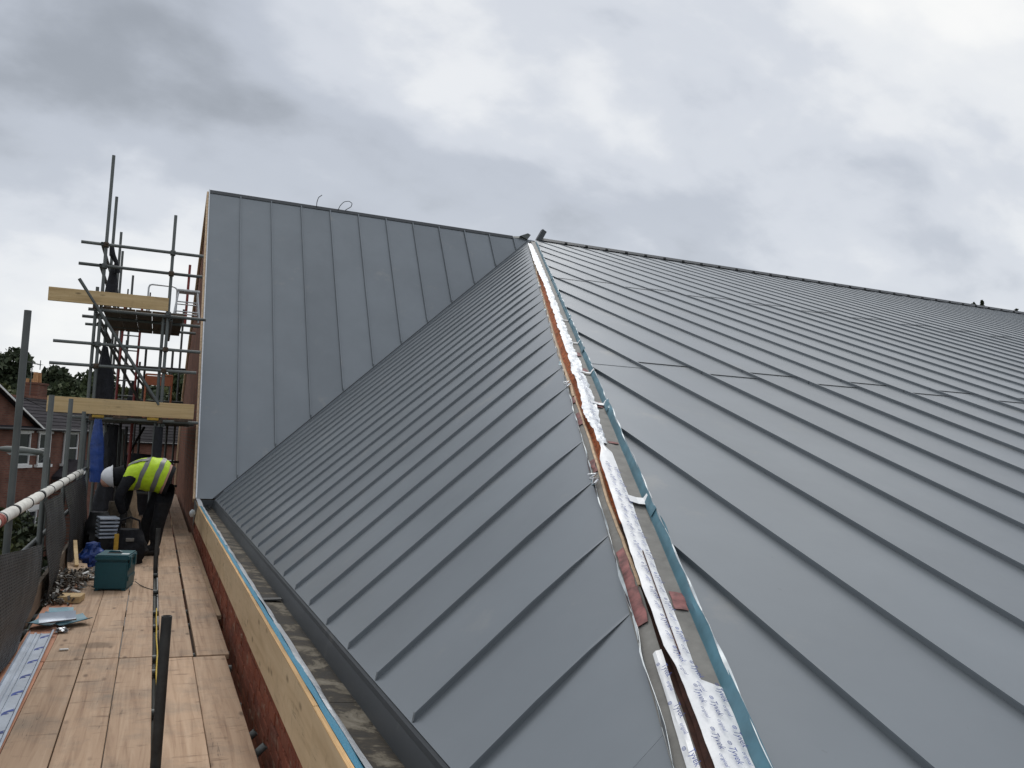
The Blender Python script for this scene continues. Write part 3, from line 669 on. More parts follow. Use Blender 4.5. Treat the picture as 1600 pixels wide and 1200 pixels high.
# white breather tape with ragged edges
def tape(name, fn, t0, t1, left, right, n, h=.016, seed=0., bulge=.005, mat='white_tape'):
    g = []
    for i in range(n+1):
        t = t0+(t1-t0)*i/n; l_ = left(t); r_ = right(t); row = []
        for q in range(6):
            k = q/5; o = l_+(r_-l_)*k
            cr = .011 if t < 16.1 else .002; row.append(fn(t, o, h+bulge*sin(pi*k)*(.6+.5*nz(t*3+seed))+.004*nz(t*7+seed, q*.9)+cr*nz(t*26+seed, q*1.7)))
        g.append(row)
    return MB().sheet(g, .0012).build(name, mat, hip, smooth=True)
rag = lambda t, s_, a=.007: a*(nz(t*3.1, s_)+.6*nz(t*9.0, s_+4))
tl = lerp_tab([(1.5, -.085), (6.0, -.075), (8, -.05), (9, -.03), (15.1, -.030), (15.35, -.052), (15.6, -.045), (15.9, -.018), (16.15, -.022), (16.35, -.05), (16.9, -.046), (17.35, -.046), (17.7, -.044), (18.05, -.038), (18.15, -.020), (18.3, -.016), (18.7, -.008), (19.6, -.004)])
trr = lerp_tab([(1.5, -.02), (6, .02), (9, .028), (15.1, .030), (15.6, .022), (15.95, .002), (16.1, .0), (16.2, .030), (17.5, .034), (18.12, .038), (18.20, .040), (18.22, .094), (19.6, .09)])
tape('breather_tape', HC, 16.0, HL-.05, lambda t: tl(t)+rag(t, 1, .014 if t < 16.2 else .004), lambda t: trr(t)+rag(t, 2, .008 if t < 16.2 else .002), 160, .012)
tape('crumpled_foil_tape', HC, 1.6, 16.06, lambda t: tl(t)-.008+rag(t, 1, .016), lambda t: trr(t)+.014+rag(t, 2, .014), 620, .013, mat='foil_tape')
tape('breather_tape', HA, 18.02, HL-.05, lambda t: .066+rag(t, 3, .002), lambda t: .036+rag(t, 4, .003), 40, .013, 3, .004)
for t, w in ((13.2, .03), (14.35, .04), (15.22, .05), (16.83, .075), (12.0, .03)):
    mb = MB(); mb.sheet([[HC(t+dt, o, h) for o, h in ((.02, .025), (.06, .019), (.09, .021), (.099, .042), (.110, .056))] for dt in (0, w)], .001); mb.build('tape_tab', 'white_tape', hip)
for t in (9.0, 14.55, 16.45):
    mb = MB(); mb.path([HA(t+.15*i/9, .085+.02*sin(i*2.1), .02+.03*abs(sin(i*1.3))) for i in range(10)], .006, 6); mb.build('crumpled_film', 'foil', hip)
# dark split in the tape
hstrip('tape_split', 'slot_dark', HC, 17.40, 18.10, [(-.004, .0215, .3), (.0005, .0215, .3)], 20, .003, 4, th=.001)
# lettering printed on the tape
def text_mesh(body, size):
    cu = bpy.data.curves.new('lettering', 'FONT'); cu.body = body; cu.size = size; cu.align_x = 'LEFT'; cu.shear = .15; cu.resolution_u = 2
    ob = bpy.data.objects.new('lettering', cu); COL.objects.link(ob); bpy.context.view_layer.update()
    me = bpy.data.meshes.new_from_object(ob.evaluated_get(bpy.context.evaluated_depsgraph_get())); bpy.data.objects.remove(ob)
    me.materials.clear(); me.materials.append(MATS['blue_ink']); me.name = 'lettering'; return me
tx_a = text_mesh('Tyvek', .026); tx_b = text_mesh('original', .016)
lg = MB(); lg.add([v for v in ell((0, 0, 0), .008, .0055, n=14)]+[v for v in ell((0, 0, 0), .0066, .0042, n=14)], [(i, (i+1) % 14, (i+1) % 14+14, i+14) for i in range(14)])
for q in (-.0024, 0, .0024): lg.add([(-.005, q-.0006, 0), (.005, q-.0006, 0), (.005, q+.0006, 0), (-.005, q+.0006, 0)], [(0, 1, 2, 3)])
lg_me = lg.mesh('tape_emblem', 'blue_ink')
def on_tape(me, fn, sx, nn, t, o, h, ang=0, name='lettering'):
    base = fn(t, o, h); ex = (Hn*cos(ang)+sx*sin(ang)).normalized(); ez = nn; ey = ez.cross(ex)
    M = Matrix((ex, ey, ez)).transposed().to_4x4(); M.translation = base
    ob = place(name, me, hip); ob.matrix_local = M
def print_row(fn, sx, nn, t0, t1, off, hfun, ang=.0, lo=None):
    t = t0
    while t < t1:
        o = off(t)
        on_tape(lg_me, fn, sx, nn, t, o+.004, hfun(o, t), ang, 'tape_emblem'); on_tape(tx_a, fn, sx, nn, t+.014, o-.004, hfun(o, t), ang); on_tape(tx_b, fn, sx, nn, t+.094, o-.004, hfun(o, t), ang)
        t += .185
def hC(o, t): 
    l_, r_ = tl(t), trr(t); k = min(1, max(0, (o-l_)/(r_-l_))); return .0145+.005*sin(pi*k)*1.05+.0035
for f_, t0 in ((.28, 16.4), (.72, 16.47)):
    print_row(HC, sC, nC, t0, 18.15, lambda t: tl(t)+(trr(t)-tl(t))*f_, hC, .22)
for f_, t0 in ((.22, 18.25), (.5, 18.30), (.8, 18.23)):
    print_row(HC, sC, nC, t0, HL-.1, lambda t: tl(t)+(trr(t)-tl(t))*f_, hC, .12)
print_row(HA, -sA, nA, 18.1, HL-.1, lambda t: .052, lambda o, t: .024, .1)
print_row(HC, sC, nC, 14.3, 15.9, lambda t: tl(t)+(trr(t)-tl(t))*.5, hC, .35)

# ------------------------------------------------------------------ near scaffold: plank walkway
WK = thing('scaffold_walkway', 'timber plank walkway with steel tube posts running along the parapet wall', 'scaffold')
R_ = .0242
def bevel_mesh(me, off, seg=1):
    bm = bmesh.new(); bm.from_mesh(me); bmesh.ops.bevel(bm, geom=bm.edges[:], offset=off, segments=seg, affect='EDGES'); bm.to_mesh(me); bm.free(); return me
def board(parent, x0, x1, y0, y1, z=0., mat='board_wood', tilt=0.):
    me = bevel_mesh(MB().box(-(x1-x0)/2, (x1-x0)/2, -(y1-y0)/2, (y1-y0)/2, -.038, 0).mesh('board', mat), .003)
    return place('board', me, parent, ((x0+x1)/2, (y0+y1)/2, z), (0, 0, tilt))
J = [-1.9, 2.28, 6.54, 10.83, 15.1, 19.3, 23.5]
rows = [(-.800, -.579), (-.575, -.351), (-.347, -.1245), (-.120, .092), (.134, .355), (.362, .582)]
for j in range(len(J)-1):
    for i, (a, b) in enumerate(rows):
        dx = random.uniform(-.003, .003); g0, g1 = random.uniform(.006, .013), random.uniform(.006, .013)
        if i >= 4 and j == 2: dx += .010
        if i == 5: dx += (-.0, 0, .016, .03, .03, .03)[j]
        if i == 4 and j >= 3: dx += .01
        y0, y1 = J[j]+g0, J[j+1]-g1
        if i >= 4: y0 -= .06*(j in (2,)); y1 -= .06*(j == 1)
        board(WK, a+dx, b+dx, y0, y1, random.uniform(-.003, .003), 'pink_board' if i == 0 and j in (1, 2) else 'board_wood', random.uniform(-.0006, .0006))
board(WK, .605, .655, 7.95, 14.6, -.012, 'toe_wood_long')
for k, (yy, zz) in enumerate(((4.55, 0), (6.35, 0), (6.75, 0), (8.4, 0), (10.6, 0), (11.1, 0), (12.7, 0), (14.6, 0), (3.1, 0), (5.45, 0), (7.8, 0), (9.5, 0))):
    mb = MB(); mb.tube((-.98, yy, -.066), (.60+.015*(k % 3), yy, -.066), R_); mb.build('transom', 'galv', WK, smooth=True)
for X_ in (-.9, .113):
    mb = MB(); mb.tube((X_, -2, -.117), (X_, 13.8, -.117), R_); mb.build('ledger', 'galv', WK, smooth=True)
for yy, top in ((6.88, 2.408), (8.807, 1.876), (10.716, 1.91), (12.70, 1.81), (4.9, 2.2), (2.9, 2.2)):
    mb = MB(); mb.tube((-.905, yy, GZ), (-.905, yy, top), R_, 16); mb.build('standard', 'galv', WK, smooth=True)
for yy, top in ((4.37, .71), (10.7, .46)):
    mb = MB(); mb.tube((.113, yy, GZ), (.113, yy, top), R_, 16); mb.build('standard', 'galv_dark', WK, smooth=True)
for X_, yy in ((.575, 4.78), (.60, 4.56)):
    mb = MB(); mb.tube((X_-.01, yy, -.04), (X_+.035, yy, -.0), .02); mb.build('coupler', 'galv', WK, smooth=True)
# guard rails, the top one in foam sleeves
gr = MB().tube((-.845, 2.0, .985), (-.905, 14.0, .995), R_).build('guard_rail', 'galv', WK, smooth=True)
def railp(yy): k = (yy-2)/12; return Vector((-.845-.06*k, yy, .985+.01*k))
for a, b in ((3.4, 5.3), (5.42, 6.75), (6.86, 8.25), (8.42, 9.95), (10.0, 11.5), (11.56, 12.9)):
    mb = MB(); n = 26; mb.path([railp(a+(b-a)*i/n)+Vector((0, 0, -.006+.004*nz(a+i*.4))) for i in range(n+1)], [.041+.0025*nz(a*3+i*.9, 3) for i in range(n+1)], 14); mb.build('foam_sleeve', 'foam_white', gr, smooth=True)
for yy in (5.36, 6.80, 6.2, 7.5, 8.33, 9.1, 9.97, 10.7, 11.53, 12.2):
    mb = MB(); mb.tube(railp(yy-.02)-Vector((0, 0, .006)), railp(yy+.02)-Vector((0, 0, .006)), .0445, 14, False); mb.build('tape_band', 'tape_black', gr, smooth=True)
for yy, w in ((6.02, .05), (6.12, .03)):
    mb = MB(); mb.tube(railp(yy-w)-Vector((0, 0, .006)), railp(yy+w)-Vector((0, 0, .006)), .0450, 14, False); mb.build('tape_band', 'tape_red', gr, smooth=True)
mb = MB(); mb.tube((-.95, 2.0, .52), (-.95, 14.0, .52), R_); mb.build('mid_rail', 'galv', WK, smooth=True)
for a, b in ((1.0, 4.9), (4.93, 8.8), (8.83, 12.7)):
    me = bevel_mesh(MB().box(-.019, .019, -(b-a)/2, (b-a)/2, 0, .225).mesh('toe_board', 'old_wood'), .003); place('toe_board', me, WK, (-.845, (a+b)/2, .0))

# ------------------------------------------------------------------ scaffold tower beside the gable
TW = thing('scaffold_tower', 'steel tube scaffold tower with two timber edged lifts beside the gable', 'scaffold')
def tube(parent, a, b, name='standard', mat='galv', r=R_): return MB().tube(a, b, r, 12).build(name, mat, parent, smooth=True)
YT = 13.96
for x_, yy, top in ((-.885, YT, 5.75), (-.955, YT+.0, 3.71), (.052, YT, 4.96), (-.01, YT+.05, 3.4), (-.885, 15.5, 5.51), (-.885, 17.78, 5.41), (-.885, 18.9, 5.26), (.06, 16.0, 3.3), (.06, 18.2, 3.3), (-.885, 21, 4.0), (.40, 20.5, 4.4)):
    tube(TW, (x_, yy, GZ), (x_, yy, top))
for (x0, x1, z, yy) in ((-1.22, .50, 4.357, YT-.05), (-1.23, .50, 4.03, YT-.05), (-1.475, .56, 2.847, YT-.05), (-1.50, .52, 2.52, YT-.05), (-1.2, .60, 1.745, YT-.05), (-1.05, .6, 3.36, YT-.05), (-1.22, .55, 3.40, 15.2), (-1.26, .55, 3.40, 16.3), (-1.15, .6, 1.73, 15.5), (-1.15, .6, 1.73, 17.6), (-1.18, .55, 3.33, 14.6)):
    tube(TW, (x0, yy, z), (x1, yy, z), 'transom')
for x_, z, y1 in ((-.935, 4.36, 19), (-.935, 4.03, 19), (-.935, 3.31, 19), (-.935, 2.85, 21), (-.935, 2.52, 21), (-.935, 1.68, 21), (.10, 3.31, 17), (.10, 1.68, 21)):
    tube(TW, (x_, YT-.1, z), (x_, y1, z), 'ledger')
tube(TW, (-1.20, YT-.10, 3.79), (.02, YT-.10, 1.99), 'brace')
tube(TW, (-.93, 14.3, 3.2), (-.1, 17.6, 1.75), 'brace')
tube(TW, (-.72, YT+.6, 1.65), (-.45, YT+.9, .02), 'brace')
for q, (x_, yy, tp) in enumerate(((-.62, 17.6, 3.3), (-.3, 19.2, 3.3), (-.70, 20.2, 5.0), (-.45, 21.5, 3.2), (.22, 19.0, 3.3))): tube(TW, (x_, yy, -.1), (x_, yy, tp), mat='galv_dark' if q % 2 else 'galv')
for z_ in (2.2, 2.9, .45, .95): tube(TW, (-.95, 19.0, z_), (.5, 19.0, z_+.02), 'ledger', 'galv_dark')
tube(TW, (-.95, 17.9, 3.3), (.3, 19.9, 1.8), 'brace'); tube(TW, (-.9, 15.0, .05), (-.2, 17.2, 1.65), 'brace', 'galv_dark')
for q in range(5): tube(TW, (-.60+.045*q, 15.6+.1*q, .01), (-.66+.05*q, 15.9, 1.6+.05*(q % 3)), 'leaning_tube', 'galv' if q % 2 else 'galv_dark')
tube(TW, (-.9, 16.4, .95), (.3, 16.4, .92), 'guard_rail'); tube(TW, (-.9, 16.4, .5), (.3, 16.4, .48), 'guard_rail'); tube(TW, (-.38, 15.2, 0), (-.36, 15.2, 1.7), 'prop', 'red_paint')
for x_, z in ((-.885, 4.357), (-.885, 4.03), (.052, 4.357), (.052, 4.03), (-.885, 2.847), (.052, 2.847), (-.885, 2.52), (.052, 2.52), (-.885, 1.745), (.052, 1.745), (.052, 3.40), (-.955, 3.40)):
    mb = MB(); mb.box(x_-.038, x_+.038, YT-.085, YT+.03, z-.034, z+.034); mb.tube((x_+.02, YT-.11, z), (x_+.02, YT-.05, z), .011, 8, False); me = bevel_mesh(mb.mesh('coupler', 'rust' if random.random() < .6 else 'galv'), .006); place('coupler', me, TW)
def xboard(x0, x1, y0, z0, z1, mat='toe_wood', dz=0.):
    me = bevel_mesh(MB().box(-(x1-x0)/2, (x1-x0)/2, -.019, .019, -(z1-z0)/2, (z1-z0)/2).mesh('toe_board', mat), .003); return place('toe_board', me, TW, ((x0+x1)/2, y0, (z0+z1)/2), (0, dz, 0))
xboard(-1.585, .045, YT-.095, 3.43, 3.632, dz=-.006); xboard(-1.48, .525, YT-.095, 1.80, 2.03, dz=.003)
# lift decks
for zz, ylo, yhi in ((3.43, 14.0, 16.9), (1.79, 14.0, 21)):
    xs = np.arange(-.86, .40, .232)
    for i, x_ in enumerate(xs):
        if zz > 3 and i == 5: continue
        me = bevel_mesh(MB().box(-.112, .112, -(yhi-ylo)/2, (yhi-ylo)/2, -.038, 0).mesh('board', 'old_wood'), .003); place('board', me, TW, (x_+.1, (ylo+yhi)/2, zz))
for x_ in (-.8, -.5, -.05, .35):
    me = bevel_mesh(MB().box(-.08, .08, -.02, .02, -.02, .02).mesh('packing_piece', 'yellow'), .003) if x_ in (-.8, -.05) else bevel_mesh(MB().box(-.1, .1, -.02, .02, -.02, .02).mesh('packing_piece', 'rust'), .003)
    place('packing_piece', me, TW, (x_, YT-.09, 1.772))
xb = MB(); xb.box(-.86, -.84, 14.1, 19, 3.44, 3.66); xb.build('toe_board', 'old_wood', TW)
xb = MB(); xb.box(-.86, -.84, 14.1, 21, 1.80, 2.0); xb.build('toe_board', 'old_wood', TW)

# hanging netting and tarpaulin
def hang(name, label, cat, mat, top, ztop, zbot, rx, ry, seed, n=22, amp=.35, taper=lambda k: 1.0, group=None, lean=(0, 0)):
    mb = MB(); rings = []
    for i in range(n+1):
        k = i/n; z = ztop+(zbot-ztop)*k; f = taper(k)
        rings.append([Vector((top[0]+lean[0]*k+rx*f*cos(a)*(1+amp*nz(cos(a)*2+seed, sin(a)*2, z*2.2)+.18*nz(a*5, z*3+seed)), top[1]+lean[1]*k+ry*f*sin(a)*(1+amp*nz(cos(a)*2+seed, sin(a)*2, z*2.2)), z+.02*nz(a*3, seed+k*4))) for a in [2*pi*j/20 for j in range(20)]])
    mb.loft(rings); o = mb.build(name, mat, None, smooth=True, sharp=60); tag(o, label, cat, group); return o
hang('bundled_netting', 'black debris netting bunched round the tall post above the upper lift', 'netting', 'net_cloth', (-.775, 14.25), 4.12, 3.52, .085, .08, 1.3, taper=lambda k: .35+.9*k)
hang('bundled_netting', 'black netting hanging down the post between the two lifts', 'netting', 'net_cloth', (-.80, 14.25), 2.85, 1.82, .11, .09, 4.1, taper=lambda k: .3+.9*min(1, k*2), lean=(.05, 0))
hang('blue_tarpaulin', 'deep blue tarpaulin hanging from the scaffold below the lower timber board', 'tarpaulin', 'blue_tarp', (-.78, 13.55), 1.72, .82, .085, .06, 7.7, taper=lambda k: .55+.5*min(1, k*2.2), lean=(.05, 0))
hang('bundled_netting', 'limp black netting behind the ladder on the lower lift', 'netting', 'net_cloth', (-.46, 18.2), 2.55, 1.82, .12, .10, 14.5, taper=lambda k: .4+.8*k)
hang('dark_sheeting', 'dark sheeting draped beyond the bending person under the lower lift', 'sheeting', 'net_cloth', (-.25, 17.4), 1.15, .02, .30, .10, 18.5, n=26, amp=.3, taper=lambda k: .75+.3*k)
hang('wrapped_post', 'inner tower post wrapped in black sheeting below the lower lift', 'sheeting', 'net_cloth', (.045, 13.98), 1.66, .35, .062, .06, 5.5, n=26, amp=.2)
hang('bundled_netting', 'black netting hanging under the lower lift behind the blue tarpaulin', 'netting', 'net_cloth', (-.62, 14.6), 1.66, .25, .12, .12, 8.2, taper=lambda k: .7+.5*k, lean=(-.05, 0))
tail = MB(); tail.path([(-.82, 14.12, 4.40), (-.80, 14.1, 4.25), (-.74, 14.15, 4.15), (-.72, 14.2, 4.0)], [.03, .045, .03, .05], 8); o = tail.build('knotted_netting', 'net_cloth', None, smooth=True); tag(o, 'small black netting knot tied at the top guard rail of the tower', 'netting')

# step stool, hoop, ladder, orange gate on the lifts
ST = thing('step_stool', 'pale metal step stool standing on the upper lift beside the gable', 'stool', (.33, 14.75, 3.43))
for sx in (-1, 1):
    for sy in (-1, 1):
        MB().tube((sx*.20, sy*.19, 0), (sx*.145, sy*.12, .46), .014, 8, False).build('leg', 'alu', ST, smooth=True)
for z, k in ((.12, .185), (.28, .165)):
    for sy in (-1, 1): MB().tube((-k, sy*(k-.02), z), (k, sy*(k-.02), z), .010, 8, False).build('rung', 'alu', ST, smooth=True)
    for sx in (-1, 1): MB().tube((sx*k, -k+.02, z), (sx*k, k-.02, z), .010, 8, False).build('rung', 'alu', ST, smooth=True)
place('platform', bevel_mesh(MB().box(-.17, .18, -.15, .15, .455, .49).mesh('platform', 'alu'), .006), ST)
hp = [(-.27, 14.9, 3.43), (-.27, 14.9, 3.93), (-.255, 14.9, 3.975), (-.22, 14.9, 3.99), (.10, 14.9, 3.99), (.145, 14.9, 3.97), (.165, 14.9, 3.93), (.17, 14.9, 3.43)]
o = MB().path(hp, .014, 10).build('hoop_rail', 'alu', None, smooth=True); tag(o, 'bent hoop of grey tube standing behind the upper toe board', 'rail')
o = MB().tube((.335, 15.4, 3.43), (.345, 15.4, 4.48), .022).build('red_post', 'red_paint', None, smooth=True); tag(o, 'short red oxide post rising behind the pale step stool', 'post')
fr = MB(); fr.tube((-.6, 15.6, 3.43), (-.6, 15.6, 3.98), .012, 8, False); fr.tube((-.25, 15.6, 3.43), (-.25, 15.6, 3.96), .012, 8, False); fr.tube((-.6, 15.6, 3.85), (-.25, 15.6, 3.82), .009, 8, False)
tag(fr.build('gate_frame', 'galv_dark', None, smooth=True), 'low dark tube frame standing behind the notched upper toe board', 'frame')
LD = thing('ladder', 'red ladder standing between the two lifts of the scaffold tower', 'ladder', (-.57, 17.2, 1.79))
for sx in (-1, 1): MB().tube((sx*.15, 0, 0), (sx*.15+.02, .25, 2.3), .022, 8, False).build('stile', 'red_paint', LD, smooth=True)
for i in range(8):
    k = (i+.5)/8; MB().tube((-.15+.02*k, .25*k, 2.3*k), (.15+.02*k, .25*k, 2.3*k), .013, 8, False).build('rung', 'galv', LD, smooth=True)
OG = thing('orange_gate', 'faded orange panel gate on two legs on the lower lift', 'gate', (-.005, 16, 1.79))
place('panel', bevel_mesh(MB().box(-.20, .20, -.012, .012, .60, .765).mesh('panel', 'orange_paint'), .004), OG)
for sx in (-1, 1): MB().tube((sx*.212, 0, 0), (sx*.212, 0, .79), .016, 8, False).build('leg', 'orange_paint', OG, smooth=True)
MB().tube((-.22, 0, .79), (.22, 0, .79), .016, 8, False).build('top_bar', 'orange_paint', OG, smooth=True)

# ------------------------------------------------------------------ mesh guard panels leaning on the guard rail
def guard(label, ctop, cbot, seed, bow=.06):
    g = []; nu, nv = 26, 22
    for i in range(nu+1):
        row = []
        for j in range(nv+1):
            a, b = i/nu, j/nv
            top = Vector(ctop[0]).lerp(Vector(ctop[1]), a); bot = Vector(cbot[0]).lerp(Vector(cbot[1]), a)
            p = bot.lerp(top, b); p.x += bow*sin(pi*b)*.6+.028*nz(a*3+seed, b*2.5)+.012*nz(a*11+seed, b*3); p.y += .03*nz(b*4+seed, a*2)
            row.append(p)
        g.append(row)
    mb = MB().sheet(g, .006); o = mb.build('mesh_guard', 'mesh_fabric', None, smooth=True, sharp=70)
    uv = o.data.uv_layers.new(name='UVMap'); A, B = nu+1, nv+1
    for lp in o.data.loops:
        k = lp.vertex_index % (A*B); uv.data[lp.index].uv = ((k//B)/nu, (k % B)/nv)
    tag(o, label, 'mesh guard', 'mesh guards along the handrail')
guard('dark mesh guard panel nearest the camera, drooping under the white rail', [(-.83, 4.4, .93), (-.80, 8.05, .60)], [(-.80, 4.4, .10), (-.775, 6.85, .03)], 1.0)
guard('dark mesh guard panel in the middle of the three below the white rail', [(-.85, 8.35, .92), (-.85, 10.1, .90)], [(-.79, 8.55, .03), (-.79, 9.5, .02)], 5.0)
guard('dark mesh guard panel farthest along the white rail, beside the blue bag', [(-.87, 10.45, .93), (-.87, 13.2, .93)], [(-.80, 10.7, .03), (-.76, 12.6, .03)], 9.0)

# ------------------------------------------------------------------ worker bending down
P_ = Vector((.10, 11.95, 0))
body_j = {'pelvis': ((.10, 0, .93), .150), 'spine': ((-.08, .0, 1.04), .150), 'chest': ((-.28, .01, 1.045), .155), 'neck': ((-.45, .02, 1.00), .070), 'nape': ((-.52, .02, .985), .075)}
edges = [('pelvis', 'spine'), ('spine', 'chest'), ('chest', 'neck'), ('neck', 'nape')]
for s_, nm in ((-1, 'n'), (1, 'f')):
    st = .05*s_
    body_j['hip'+nm] = ((.085-st*.4, s_*.11, .86), .125); body_j['knee'+nm] = ((-.03-st*1.2, s_*.145, .49), .092); body_j['shin'+nm] = ((-.06-st*1.2, s_*.15, .30), .088); body_j['ankle'+nm] = ((-.07-st*1.4, s_*.15, .095), .068)
    body_j['toe'+nm] = ((-.25-st*1.4, s_*.17, .05), .048)
    edges += [('pelvis', 'hip'+nm), ('hip'+nm, 'knee'+nm), ('knee'+nm, 'shin'+nm), ('shin'+nm, 'ankle'+nm), ('ankle'+nm, 'toe'+nm)]
    body_j['sh'+nm] = ((-.37, s_*.19, .99), .082); body_j['el'+nm] = ((-.42+.05*s_, s_*.24, .73), .062); body_j['wr'+nm] = ((-.40, s_*.17, .52), .046)
    edges += [('chest', 'sh'+nm), ('sh'+nm, 'el'+nm), ('el'+nm, 'wr'+nm)]
keys = list(body_j)
me = bpy.data.meshes.new('person'); me.from_pydata([Vector(body_j[k][0]) for k in keys], [(keys.index(a), keys.index(b)) for a, b in edges], [])
tmp = bpy.data.objects.new('tmp', me); COL.objects.link(tmp)
sk = tmp.modifiers.new('s', 'SKIN'); sk.branch_smoothing = .7; sd = tmp.modifiers.new('d', 'SUBSURF'); sd.levels = 2; sd.render_levels = 2
for i, k in enumerate(keys): me.skin_vertices[0].data[i].radius = (body_j[k][1],)*2; me.skin_vertices[0].data[i].use_root = (i == 0)
bpy.context.view_layer.update()
pm = bpy.data.meshes.new_from_object(tmp.evaluated_get(bpy.context.evaluated_depsgraph_get())); bpy.data.objects.remove(tmp)
pm.materials.clear(); pm.materials.append(MATS['black_cloth']); pm.materials.append(MATS['trouser_cloth'])
for p in pm.polygons: p.use_smooth = True; p.material_index = 1 if (p.center.x > .02 or p.center.z < .45) else 0
PE = place('person', pm, None, P_); tag(PE, 'person bent double in yellow hi-vis vest, white helmet and black trousers', 'person')
def torso(x, dz=0, k=1.0):        # cross-section of the clothed trunk at x
    tab = [(-.46, .13, .11, 1.00), (-.40, .20, .155, 1.02), (-.30, .225, .175, 1.045), (-.15, .215, .18, 1.06), (0.0, .20, .175, 1.035), (.08, .195, .165, .985), (.14, .19, .16, .94)]
    for (a, b) in zip(tab, tab[1:]):
        if x <= b[0]: q = (x-a[0])/(b[0]-a[0]); v = [a[i]+(b[i]-a[i])*q for i in range(4)]; break
    return v[1]*k, v[2]*k, v[3]+dz
def torso_ring(x, k, tilt=.35, amp=.012, n=28):
    ry, rz, zc_ = torso(x); out = []
    for i in range(n):
        a = 2*pi*i/n; yv = ry*k*cos(a); zv = rz*k*sin(a); drop = 1.0+(.25 if zv < 0 else 0)
        out.append(Vector((x+tilt*zv+amp*nz(a*2, x*9), yv+.01, zc_+zv*drop+amp*1.4*nz(a*3, x*14+3))))
    return out
mb = MB(); mb.loft([torso_ring(x, 1.06+.03*nz(x*20)) for x in np.linspace(-.43, .06, 16)], cap=False); mb.build('hi_vis_vest', 'hi_vis', PE, smooth=True)
for x in (-.21, -.03):
    mb = MB(); mb.loft([torso_ring(x+d, 1.085+.008*nz(x+d*9), amp=.012) for d in (-.028, -.01, .01, .028)], cap=False); mb.build('reflective_band', 'reflective_band', PE, smooth=True)
for s_ in (-1, 1):
    pts = []
    for x in np.linspace(-.43, -.2, 8):
        ry, rz, zc_ = torso(x); a = pi/2+s_*.55; pts.append([Vector((x+.35*rz*sin(a+d)*1.08, ry*1.095*cos(a+d)+.01, zc_+rz*1.10*sin(a+d))) for d in (-.14, -.05, .05, .14)])
    MB().sheet(pts, .004).build('reflective_band', 'reflective_band', PE, smooth=True)
mb = MB(); mb.loft([torso_ring(x, 1.02, amp=.004) for x in np.linspace(.045, .12, 5)], cap=False); mb.build('bare_lower_back', 'skin', PE, smooth=True)
mb = MB(); mb.loft([torso_ring(x, k, amp=.006) for x, k in ((.085, 1.035), (.105, 1.06), (.13, 1.05))], cap=False); mb.build('waistband', 'trouser_cloth', PE, smooth=True)
mb = MB(); hx_ = Vector((-.92, 0, -.38)).normalized(); hv_ = Vector((.38, 0, -.92)).normalized()
mb.loft([ell(Vector((-.40, .02, 1.03))+hx_*d, ry, rz, (0, 1, 0), hv_, 18) for d, ry, rz in ((0, .13, .12), (.06, .115, .115), (.12, .105, .125), (.175, .088, .115), (.20, .07, .09))], cap=False); mb.build('jacket_hood', 'black_cloth', PE, smooth=True)
# head hanging down, face turned to the floor
hd = MB(); rings = []; ax = Vector((-.62, 0, -.78)).normalized(); fo_ = Vector((-.78, 0, .62))*-1; sd_ = Vector((0, 1, 0)); hc = Vector((-.60, .02, .955))
for i in range(13):
    k = -1+2*i/12; rr = sqrt(max(.02, 1-k*k)); fr_ = .098 if k < .4 else .09
    rings.append(ell(hc-ax*k*-.118+Vector((0, 0, 0)), .076*rr, fr_*rr, sd_, fo_, 18))
hd.loft(rings)
for s_ in (-1, 1): hd.loft([ell(hc+sd_*s_*(.073+.012*q)+ax*.0, .014, .026, fo_, ax, 8) for q in (0, 1)])
hd.prism([hc+fo_*.09-ax*.03-sd_*.006, hc+fo_*.09-ax*.03+sd_*.006, hc+fo_*.118+ax*.02+sd_*.012, hc+fo_*.118+ax*.02-sd_*.012], ax*.012); hd.build('head', 'skin', PE, smooth=True)
hl = MB(); rings = []
hx = Vector((-.86, 0, -.10)).normalized(); hyv = Vector((0, 1, 0)); hz_ = hx.cross(hyv); hcc = Vector((-.565, .02, .985))
for i in range(10):
    a = i/9*pi/2; rr = cos(a) if i < 9 else .06
    rings.append(ell(hcc+hx*.135*sin(a)*1.0, .112*rr, .130*rr, hyv, hz_, 24))
hl.loft(rings); hlo = hl.build('safety_helmet', 'helmet', PE, smooth=True)
mb = MB(); mb.loft([ell(hcc+hx*.012, .113, .131, hyv, hz_, 24), ell(hcc-hx*.004, .124, .146, hyv, hz_, 24), ell(hcc-hx*.010, .124, .146, hyv, hz_, 24)]); mb.build('helmet_brim', 'helmet', hlo, smooth=True)
mb = MB(); mb.loft([ell(hcc+hx*.136*sin(a)+hz_*.13*cos(a)*q, .012, .006, hyv, hz_, 8) for a, q in ((.2, 1), (.6, 1), (1.0, 1), (1.4, 1))]); mb.build('helmet_ridge', 'helmet', hlo, smooth=True)
for s_ in (-1, 1):
    w = Vector((-.40, s_*.17, .50)); mb = MB(); mb.loft([ell(w+Vector((0, 0, .03)), .036, .03), ell(w-Vector((.0, 0, .02)), .045, .022), ell(w-Vector((.01, 0, .085)), .045, .02), ell(w-Vector((.012, 0, .10)), .04, .015)])
    for q, ln in enumerate((.07, .082, .078, .06)):
        b0 = w+Vector((-.033+.021*q, 0, -.095)); mb.path([b0, b0+Vector((-.008, s_*-.012, -ln*.5)), b0+Vector((-.004, s_*-.04, -ln*.85))], [.0095, .009, .007], 7)
    mb.path([w+Vector((-.035, -s_*.01, -.02)), w+Vector((-.062, -s_*.03, -.05)), w+Vector((-.06, -s_*.045, -.085))], [.012, .011, .008], 7); mb.build('glove', 'black_plastic', PE, smooth=True)
